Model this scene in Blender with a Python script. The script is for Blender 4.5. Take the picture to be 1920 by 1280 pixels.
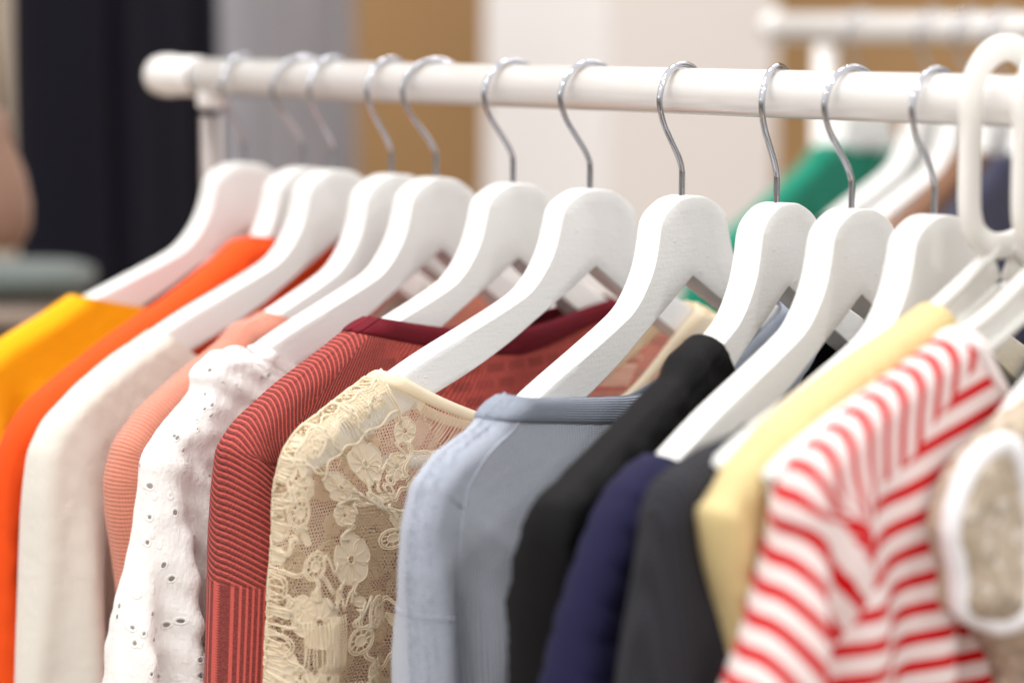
import bpy, bmesh, math, random
import numpy as np
from mathutils import Vector, Matrix

SC = bpy.context.scene
for _o in list(bpy.data.objects):
    bpy.data.objects.remove(_o)

# ================= camera =================
F_PX = 4533.0; CAM_H = 1.5; PITCH = math.atan(601 / F_PX)
cam = bpy.data.cameras.new('camera'); cam_o = bpy.data.objects.new('camera', cam); SC.collection.objects.link(cam_o)
cam_o.location = (0, 0, CAM_H); cam_o.rotation_euler = (math.pi / 2 - PITCH, 0, 0)
cam.sensor_width = 36; cam.lens = F_PX / 1920 * 36
cam.clip_start = 0.05; cam.clip_end = 60
cam.dof.use_dof = True; cam.dof.focus_distance = 1.270; cam.dof.aperture_fstop = 2.75
cam.dof.aperture_blades = 0
SC.camera = cam_o

# ================= world =================
W_ = bpy.data.worlds.new('World'); SC.world = W_; W_.use_nodes = True
nt = W_.node_tree; nt.nodes.clear()
wo = nt.nodes.new('ShaderNodeOutputWorld'); bg = nt.nodes.new('ShaderNodeBackground')
tc = nt.nodes.new('ShaderNodeTexCoord'); sp = nt.nodes.new('ShaderNodeSeparateXYZ'); cr = nt.nodes.new('ShaderNodeValToRGB')
mp = nt.nodes.new('ShaderNodeMath'); mp.operation = 'MULTIPLY_ADD'; mp.inputs[1].default_value = 0.5; mp.inputs[2].default_value = 0.5
nt.links.new(tc.outputs['Generated'], sp.inputs[0]); nt.links.new(sp.outputs['Z'], mp.inputs[0]); nt.links.new(mp.outputs[0], cr.inputs[0])
e = cr.color_ramp.elements
e[0].position = 0.0; e[0].color = (0.16, 0.12, 0.09, 1)
e[1].position = 1.0; e[1].color = (1.0, 0.97, 0.94, 1)
for p, c in ((0.38, (0.20, 0.17, 0.14, 1)), (0.47, (0.27, 0.25, 0.23, 1)), (0.56, (0.42, 0.41, 0.40, 1)), (0.64, (0.80, 0.785, 0.77, 1)), (0.75, (1.0, 0.985, 0.97, 1))):
    x = e.new(p); x.color = c
nt.links.new(cr.outputs[0], bg.inputs[0]); bg.inputs[1].default_value = 1.5; nt.links.new(bg.outputs[0], wo.inputs[0])

# ================= lamps: shop ceiling lamps and added fill =================
def lamp(name, loc, target, energy, size, col=(1, 0.975, 0.945)):
    l = bpy.data.lights.new(name, 'AREA'); l.shape = 'DISK'; l.size = size; l.energy = energy; l.color = col
    o = bpy.data.objects.new(name, l); SC.collection.objects.link(o); o.location = loc
    d = Vector(target) - Vector(loc); o.rotation_euler = d.to_track_quat('-Z', 'Y').to_euler()
    return o
TGT = (0.0, 1.35, 1.35)
lamp('ceiling_or_fill_lamp', (-0.7, 0.9, 3.3), TGT, 13.5, 0.9)
lamp('ceiling_or_fill_lamp', (-1.6, -0.6, 3.2), TGT, 7.4, 0.135)
lamp('ceiling_or_fill_lamp', (-0.9, -0.9, 3.2), TGT, 6.2, 0.12)
lamp('ceiling_or_fill_lamp', (0.2, 0.2, 3.3), TGT, 3.7, 0.12)
lamp('ceiling_or_fill_lamp', (-2.2, 1.2, 3.2), TGT, 3.7, 0.12)
lamp('ceiling_or_fill_lamp', (-1.6, 2.2, 3.1), TGT, 3.1, 0.105)
lamp('ceiling_or_fill_lamp', (1.5, -0.5, 2.9), TGT, 9.3, 0.225)  # strengthened as fill, lightens faces turned to the right
lamp('ceiling_or_fill_lamp', (0.6, 2.4, 3.2), TGT, 3.1, 0.12)
lamp('ceiling_or_fill_lamp', (-2.6, -0.2, 2.4), TGT, 3.1, 0.135)
lamp('ceiling_or_fill_lamp', (1.5, 4.2, 4.2), (0.3, 4.2, 1.5), 30, 1.6)
lamp('ceiling_or_fill_lamp', (0.2, 1.9, 3.2), (0.15, 2.9, 1.4), 16, 0.5)  # fill added to brighten the pillar, not a known shop lamp

SC.view_settings.view_transform = 'Standard'; SC.view_settings.look = 'None'
SC.view_settings.exposure = -0.03; SC.view_settings.gamma = 1.0; SC.view_settings.use_curve_mapping = False
SC.cycles.use_denoising = True
SC.cycles.max_bounces = 8; SC.cycles.transparent_max_bounces = 16; SC.cycles.diffuse_bounces = 4
SC.cycles.sample_clamp_indirect = 6

# ================= helpers =================
MM = 0.001
def lin(r, g, b, k=1.0):
    f = lambda c: (c / 255 / 12.92 if c / 255 <= 0.04045 else ((c / 255 + 0.055) / 1.055) ** 2.4)
    return (f(r) * k, f(g) * k, f(b) * k, 1)

class NT:
    def __init__(s, name):
        s.m = bpy.data.materials.new(name); s.m.use_nodes = True; s.t = s.m.node_tree; s.t.nodes.clear()
        s.out = s.n('ShaderNodeOutputMaterial'); s.b = s.n('ShaderNodeBsdfPrincipled'); s.l(s.b.outputs[0], s.out.inputs[0])
    def n(s, k, **a):
        x = s.t.nodes.new(k)
        for q, v in a.items(): setattr(x, q, v)
        return x
    def l(s, a, b): s.t.links.new(a, b)
    def math(s, op, a, b=None, c=None, clamp=False):
        x = s.n('ShaderNodeMath', operation=op, use_clamp=clamp)
        for i, v in enumerate((a, b, c)):
            if v is None: continue
            if isinstance(v, (int, float)): x.inputs[i].default_value = v
            else: s.l(v, x.inputs[i])
        return x.outputs[0]
    def mix(s, f, a, b, blend='MIX'):
        x = s.n('ShaderNodeMix', data_type='RGBA', blend_type=blend)
        if isinstance(f, (int, float)): x.inputs[0].default_value = f
        else: s.l(f, x.inputs[0])
        for i, v in ((6, a), (7, b)):
            if isinstance(v, tuple): x.inputs[i].default_value = v
            else: s.l(v, x.inputs[i])
        return x.outputs[2]
    def ramp(s, f, lo, hi):
        x = s.n('ShaderNodeMapRange'); x.interpolation_type = 'SMOOTHSTEP'
        s.l(f, x.inputs[0]); x.inputs[1].default_value = lo; x.inputs[2].default_value = hi
        return x.outputs[0]
    def uv(s, name='surf'):
        x = s.n('ShaderNodeUVMap', uv_map=name); y = s.n('ShaderNodeSeparateXYZ'); s.l(x.outputs[0], y.inputs[0])
        return x.outputs[0], y.outputs[0], y.outputs[1]
    def obj(s): return s.n('ShaderNodeTexCoord').outputs['Object']
    def noise(s, vec, scale, detail=3, rough=0.55):
        x = s.n('ShaderNodeTexNoise'); x.inputs['Scale'].default_value = scale; x.inputs['Detail'].default_value = detail
        x.inputs['Roughness'].default_value = rough; s.l(vec, x.inputs['Vector']); return x.outputs[0]
    def vor(s, vec, scale, feature='F1', rnd=1.0):
        x = s.n('ShaderNodeTexVoronoi', feature=feature); x.inputs['Scale'].default_value = scale
        x.inputs['Randomness'].default_value = rnd; s.l(vec, x.inputs['Vector']); return x
    def bump(s, h, dist, strength=1.0, prev=None):
        x = s.n('ShaderNodeBump'); x.inputs['Strength'].default_value = strength; x.inputs['Distance'].default_value = dist
        s.l(h, x.inputs['Height'])
        if prev is not None: s.l(prev, x.inputs['Normal'])
        return x.outputs[0]
    def mapping(s, vec, scale=(1, 1, 1), rot=(0, 0, 0)):
        x = s.n('ShaderNodeMapping'); x.inputs['Scale'].default_value = scale; x.inputs['Rotation'].default_value = rot
        s.l(vec, x.inputs['Vector']); return x.outputs[0]
    def vm(s, op, a, b=None):
        x = s.n('ShaderNodeVectorMath', operation=op)
        for i, v in enumerate((a, b)):
            if v is None: continue
            if isinstance(v, tuple): x.inputs[i].default_value = v
            else: s.l(v, x.inputs[i])
        return x
    def hexnet(s, vec, period):
        """distance to the edge of a honeycomb cell, 0 at the thread, 0.5 in the middle"""
        p = s.mapping(vec, (1 / period, 1 / period, 0))
        wob = s.n('ShaderNodeTexNoise'); wob.inputs['Scale'].default_value = 0.35; wob.inputs['Detail'].default_value = 3; s.l(p, wob.inputs['Vector'])
        p = s.vm('ADD', p, s.vm('SCALE', wob.outputs['Color']).outputs[0]).outputs[0]
        p.node.inputs[1].links[0].from_node.inputs['Scale'].default_value = 1.1
        R = (1.0, 1.7320508, 1.0); Hf = (0.5, 0.8660254, 0.5)
        a = s.vm('SUBTRACT', s.vm('MODULO', s.vm('ADD', p, (400.0, 692.82032, 0.0)).outputs[0], R).outputs[0], Hf).outputs[0]
        b = s.vm('SUBTRACT', s.vm('MODULO', s.vm('ADD', p, (400.5, 693.6863454, 0.0)).outputs[0], R).outputs[0], Hf).outputs[0]
        def edge(q):
            x = s.n('ShaderNodeSeparateXYZ'); s.l(s.vm('ABSOLUTE', q).outputs[0], x.inputs[0])
            m = s.math('MAXIMUM', x.outputs[0], s.math('ADD', s.math('MULTIPLY', x.outputs[0], 0.5), s.math('MULTIPLY', x.outputs[1], 0.8660254)))
            return s.math('SUBTRACT', 0.5, m)
        return s.math('MAXIMUM', edge(a), edge(b))
    def translucent(s, f, col):
        tr = s.n('ShaderNodeBsdfTranslucent'); mx = s.n('ShaderNodeMixShader'); mx.inputs[0].default_value = f
        if isinstance(col, tuple): tr.inputs[0].default_value = col
        else: s.l(col, tr.inputs[0])
        s.l(s.b.outputs[0], mx.inputs[1]); s.l(tr.outputs[0], mx.inputs[2])
        al = s.b.inputs['Alpha']
        if al.is_linked:
            tp = s.n('ShaderNodeBsdfTransparent'); m2 = s.n('ShaderNodeMixShader'); src = al.links[0].from_socket
            s.t.links.remove(al.links[0]); al.default_value = 1
            s.l(src, m2.inputs[0]); s.l(tp.outputs[0], m2.inputs[1]); s.l(mx.outputs[0], m2.inputs[2]); s.l(m2.outputs[0], s.out.inputs[0])
        else: s.l(mx.outputs[0], s.out.inputs[0])
        return s
    def set(s, **a):
        for k, v in a.items():
            i = s.b.inputs[k.replace('_', ' ')]
            if isinstance(v, (int, float, tuple)): i.default_value = v
            else: s.l(v, i)
        return s

def cloth(name, col, rough=0.85, sheen=0.25, weave=900, fuzz=0.5, vary=0.06, bump=0.00025, trans=0.0, speckle=0.0):
    """plain woven / brushed cloth: fine weave bump and uneven dye"""
    s = NT(name); o = s.obj()
    big = s.noise(o, 28, 3); fine = s.noise(o, weave, 2)
    c = s.mix(s.math('MULTIPLY', big, vary * 2), col, tuple(min(1, q * 0.72) for q in col[:3]) + (1,))
    c = s.mix(s.math('MULTIPLY', fine, 0.25), c, tuple(min(1, q * 1.25) for q in col[:3]) + (1,))
    if speckle:
        c = s.mix(s.math('MULTIPLY', s.ramp(s.noise(o, 170, 3, 0.7), 0.5, 0.62), speckle), c, tuple(q * 0.35 for q in col[:3]) + (1,))
        c = s.mix(s.math('MULTIPLY', s.ramp(s.noise(o, 120, 3, 0.7), 0.55, 0.68), speckle), c, (0.85, 0.82, 0.78, 1))
    s.set(Base_Color=c, Roughness=rough, Sheen_Weight=sheen, Sheen_Roughness=0.5, Specular_IOR_Level=0.15)
    s.l(s.bump(s.noise(o, 60, 4), 0.0012 * fuzz, 1, s.bump(fine, bump, 1)), s.b.inputs['Normal'])
    if trans: s.translucent(trans, col)
    return s.m

def rib(name, col, dark, period=1.5, uvn='surf', axis=0, sheen=0.3, depth=0.0004, heather=0.25, contrast=0.5):
    """knitted rib: wales every few millimetres with single stitches along them"""
    s = NT(name); v, a, b = s.uv(uvn); o = s.obj()
    c0, c1 = (a, b) if axis == 0 else (b, a)
    wob = s.math('MULTIPLY', s.noise(o, 45, 2), 1.2)
    w = s.math('SINE', s.math('MULTIPLY', s.math('ADD', c0, wob), 2 * math.pi / period))
    st = s.math('SINE', s.math('MULTIPLY', c1, 2 * math.pi / (period * 0.75)))
    h = s.math('ADD', s.math('MULTIPLY', w, 0.7), s.math('MULTIPLY', st, 0.3))
    f = s.math('MULTIPLY_ADD', w, -0.5, 0.5, clamp=True)
    c = s.mix(s.math('MULTIPLY', f, contrast), col, dark)
    c = s.mix(s.math('MULTIPLY', s.noise(o, 700, 3, 0.7), heather), c, tuple(min(1, q * 1.35) for q in col[:3]) + (1,))
    c = s.mix(s.math('MULTIPLY', s.noise(o, 25, 3), 0.25), c, dark)
    s.set(Base_Color=c, Roughness=0.92, Sheen_Weight=sheen, Sheen_Roughness=0.6, Specular_IOR_Level=0.1)
    s.l(s.bump(s.noise(o, 90, 4), 0.0007, 1, s.bump(h, depth, 1)), s.b.inputs['Normal'])
    return s.m

def new_mesh(name, verts, faces, mat, parent=None, smooth=True, uvs=None, sharp=None):
    me = bpy.data.meshes.new(name)
    verts = np.asarray(verts, np.float32)
    me.from_pydata(verts.tolist() if len(verts) < 20 else [tuple(map(float, q)) for q in verts], [], faces)
    if uvs:
        li = np.empty(len(me.loops), np.int32); me.loops.foreach_get('vertex_index', li)
        for nm, arr in uvs.items():
            l = me.uv_layers.new(name=nm); l.data.foreach_set('uv', np.asarray(arr, np.float32)[li].ravel())
    me.update()
    if smooth: me.polygons.foreach_set('use_smooth', [True] * len(me.polygons))
    if sharp: me.set_sharp_from_angle(angle=math.radians(sharp))
    me.materials.append(mat)
    o = bpy.data.objects.new(name, me); SC.collection.objects.link(o)
    if parent: o.parent = parent
    return o

def tag(o, label=None, cat=None, group=None, kind=None):
    for k, v in (('label', label), ('category', cat), ('group', group), ('kind', kind)):
        if v: o[k] = v
    return o
def thing(name, label, cat, loc=(0, 0, 0), rz=0.0, group=None):
    o = bpy.data.objects.new(name, None); SC.collection.objects.link(o); o.empty_display_size = 0.02
    o.location = loc; o.rotation_euler = (0, 0, rz)
    return tag(o, label, cat, group)

def tube(path, rad, n=12, caps=True, closed=False):
    """verts, faces of a tube along 3-D points; rad one number or one per point"""
    P = [Vector(p) for p in path]; m = len(P)
    R = rad if hasattr(rad, '__len__') else [rad] * m
    vs, fs = [], []; up = None
    for i, p in enumerate(P):
        if closed: t = P[(i + 1) % m] - P[i - 1]
        else: t = P[min(i + 1, m - 1)] - P[max(i - 1, 0)]
        t.normalize()
        if up is None:
            up = Vector((0, 0, 1)) if abs(t.z) < 0.9 else Vector((1, 0, 0))
        a = t.cross(up); a.normalize(); b = a.cross(t); up = b
        for k in range(n):
            an = 2 * math.pi * k / n
            vs.append(p + (a * math.cos(an) + b * math.sin(an)) * R[i])
    for i in range(m if closed else m - 1):
        for k in range(n):
            j = (i + 1) % m
            fs.append((i * n + k, i * n + (k + 1) % n, j * n + (k + 1) % n, j * n + k))
    if caps and not closed:
        fs.append(tuple(range(n - 1, -1, -1))); fs.append(tuple((m - 1) * n + k for k in range(n)))
    return vs, fs
def join(*parts):
    V, Fc = [], []
    for v, f in parts:
        b = len(V); V += [tuple(q) for q in v]; Fc += [tuple(i + b for i in q) for q in f]
    return V, Fc
def lathe(axis_pts, n=32):
    """axis_pts: (position 3-D, radius) along a straight line"""
    return tube([p for p, r in axis_pts], [max(r, 1e-5) for p, r in axis_pts], n)
def loft(sections, closed_ring=True, caps=True):
    n = len(sections[0]); vs = [tuple(q) for s_ in sections for q in s_]; fs = []
    for i in range(len(sections) - 1):
        for k in range(n):
            fs.append((i * n + k, i * n + (k + 1) % n, (i + 1) * n + (k + 1) % n, (i + 1) * n + k))
    if caps: fs.append(tuple(range(n - 1, -1, -1))); fs.append(tuple((len(sections) - 1) * n + k for k in range(n)))
    return vs, fs
def L3(u, v, w): return (u * MM, -w * MM, -v * MM)     # hanger frame (mm) -> local metres

# ---------- garment surface maths (millimetres: u along the hanger, v down from the rail axis, w towards the front) ----------
def resample(P, n):
    P = np.asarray(P, float)
    # Catmull-Rom smoothing of a traced polyline, then even spacing
    Q = []
    m = len(P)
    for i in range(m - 1):
        p0 = P[max(i - 1, 0)]; p1 = P[i]; p2 = P[i + 1]; p3 = P[min(i + 2, m - 1)]
        for t in np.linspace(0, 1, 12, endpoint=False):
            Q.append(0.5 * ((2 * p1) + (-p0 + p2) * t + (2 * p0 - 5 * p1 + 4 * p2 - p3) * t * t + (-p0 + 3 * p1 - 3 * p2 + p3) * t ** 3))
    Q.append(P[-1]); Q = np.array(Q)
    L = np.concatenate([[0], np.cumsum(np.linalg.norm(np.diff(Q, axis=0), axis=1))])
    t = np.linspace(0, L[-1], n)
    return np.stack([np.interp(t, L, Q[:, 0]), np.interp(t, L, Q[:, 1])], 1), t

def sweep(u):
    a = np.minimum(np.abs(u), 225.0) / 215.0
    return 16.0 * a ** 1.35

def sstep(x, a, b):
    t = np.clip((x - a) / (b - a), 0, 1)
    return t * t * (3 - 2 * t)

class Garment:
    def __init__(g, P, front=None, back=None, d=24, r=20, seam=(10, 68, 150), crease=0.45, folds=(3.0, 38, 7), wrinkle=0.0, rows=200, ridge=None, kpow=1.0, cx=0.0, mirror=False, cap=12.5, recess=0.0, sig=9.0):
        g.cx, g.mirror, g.cap, g.recess, g.sig = cx, mirror, cap, recess, sig
        g.P, g.arc = resample(P, rows)
        g.L = g.arc[-1]; g.N = g.P[0]; g.hem = g.P[-1, 1]
        g.vf = g.N[1] + 45 if front is None else front
        g.vb = g.N[1] + 8 if back is None else back
        g.d, g.r, g.seam, g.crease = d, r, seam, crease
        g.folds, g.wrinkle, g.ridge, g.kpow = folds, wrinkle, ridge, kpow
        rs = np.random.RandomState(int(folds[2]))
        g.ph = [(folds[0] * rs.uniform(.5, 1), 2 * math.pi / (folds[1] * rs.uniform(.7, 1.5)), 2 * math.pi / rs.uniform(260, 900) * rs.choice([-1, 1]), rs.uniform(0, 6.3)) for _ in range(4)]
        g.wr = [(rs.uniform(.3, 1), rs.normal(0, 2 * math.pi / 22), rs.normal(0, 2 * math.pi / 26), rs.uniform(0, 6.3)) for _ in range(16)]
        T = np.gradient(g.P, axis=0); T /= np.linalg.norm(T, axis=1)[:, None] + 1e-9
        g.T = T; g.Nin = np.stack([T[:, 1], -T[:, 0]], 1)     # inward normal (towards +u)
        g.vt = np.interp(100.0, g.arc, g.P[:, 1])
        g.seamc = seam[0] + (seam[1] - seam[0]) * sstep(g.arc, 0, seam[2])
    def D(g, x, low):
        r = 10.0 + (g.r - 10.0) * low
        top = min(g.cap, g.d) + (g.d - min(g.cap, g.d)) * np.maximum(sstep(x, 16, 95), low)
        t = 1 - np.clip(x / r, 0, 1)
        return top * np.sqrt(np.maximum(0, 1 - t * t))
    def near(g, X):
        X = np.atleast_2d(X); out = np.empty(len(X)); idx = np.empty(len(X), int)
        for k in range(0, len(X), 4000):
            dd = ((X[k:k + 4000, None, :] - g.P[None, :, :]) ** 2).sum(2)
            i = dd.argmin(1); idx[k:k + 4000] = i; out[k:k + 4000] = np.sqrt(dd[np.arange(len(i)), i])
        return out, idx
    def W(g, X, side=1.0, lift=0.0):
        """height of the cloth above the hanger's plane at points X; side +1 front, -1 back"""
        x, i = g.near(X)
        low = sstep(X[:, 1], g.vt - 4, g.vt + 80)
        D = g.D(x, low)
        c = g.seamc[i]
        D = D * (1 - g.crease * low * np.exp(-((x - c) / g.sig) ** 2)) * (1 - g.recess * low * sstep(x, c - 2, c + 5) * (1 - sstep(x, c + 30, c + 90)))
        f = 0
        for A, ku, kv, p in g.ph:
            f = f + A * np.sin(ku * X[:, 0] * (-1 if g.mirror else 1) + kv * X[:, 1] + p + side)
        f = f * low * np.clip(x / 22.0, 0, 1)
        if g.wrinkle:
            q = 0
            for A, ku, kv, p in g.wr:
                q = q + A * np.sin(ku * X[:, 0] * (-1 if g.mirror else 1) + kv * X[:, 1] + p)
            f = f + g.wrinkle * q * 0.35 * np.clip(x / 10.0, 0.15, 1)
        if g.ridge:
            f = f + g.ridge[0] * np.abs(np.sin(math.pi * g.arc[i] / g.ridge[1])) ** .6 * np.clip(x / 8.0, 0, 1)
        return sweep(X[:, 0]) + side * (D + f + lift * np.clip(x / 6, 0, 1)), x, i
    def half(g, side, ns=18, nb=26):
        """grid (rows, cols, 3) of the left half, from the outline to the centre line"""
        n = len(g.P); v0 = g.vf if side > 0 else g.vb
        Q = np.stack([np.full(n, -g.cx if g.mirror else g.cx), v0 + (g.hem - v0) * np.linspace(0, 1, n)], 1)
        PQ = np.linalg.norm(Q - g.P, axis=1)
        c = np.minimum(g.seamc / PQ, 0.7)
        t1 = (np.linspace(0, 1, ns + 1)) ** 1.7
        t2 = np.linspace(0, 1, nb + 1)[1:]
        tau = np.concatenate([c[:, None] * t1[None], c[:, None] + (1 - c[:, None]) * t2[None]], 1)
        X = g.P[:, None] * (1 - tau[..., None]) + Q[:, None] * tau[..., None]
        t0 = tau[0]
        K = np.stack([g.N[0] * (1 - t0) + (-g.cx if g.mirror else g.cx) * t0, g.N[1] + (v0 - g.N[1]) * np.sin(t0 * math.pi / 2) ** g.kpow], 1)
        dK = K - (g.N[None] * (1 - t0[:, None]) + Q[0][None] * t0[:, None])
        fade = (1 - np.clip(g.arc / 160.0, 0, 1)) ** 1.5
        X = X + dK[None] * fade[:, None, None]
        w, x, i = g.W(X.reshape(-1, 2), side)
        w = w.reshape(X.shape[:2])
        G = np.concatenate([X, w[..., None]], 2)
        b = g.arc[i] + np.clip(((X.reshape(-1, 2) - g.P[i]) * g.T[i]).sum(1), -4, 4)
        return G, x.reshape(X.shape[:2]), b.reshape(X.shape[:2])

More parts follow.
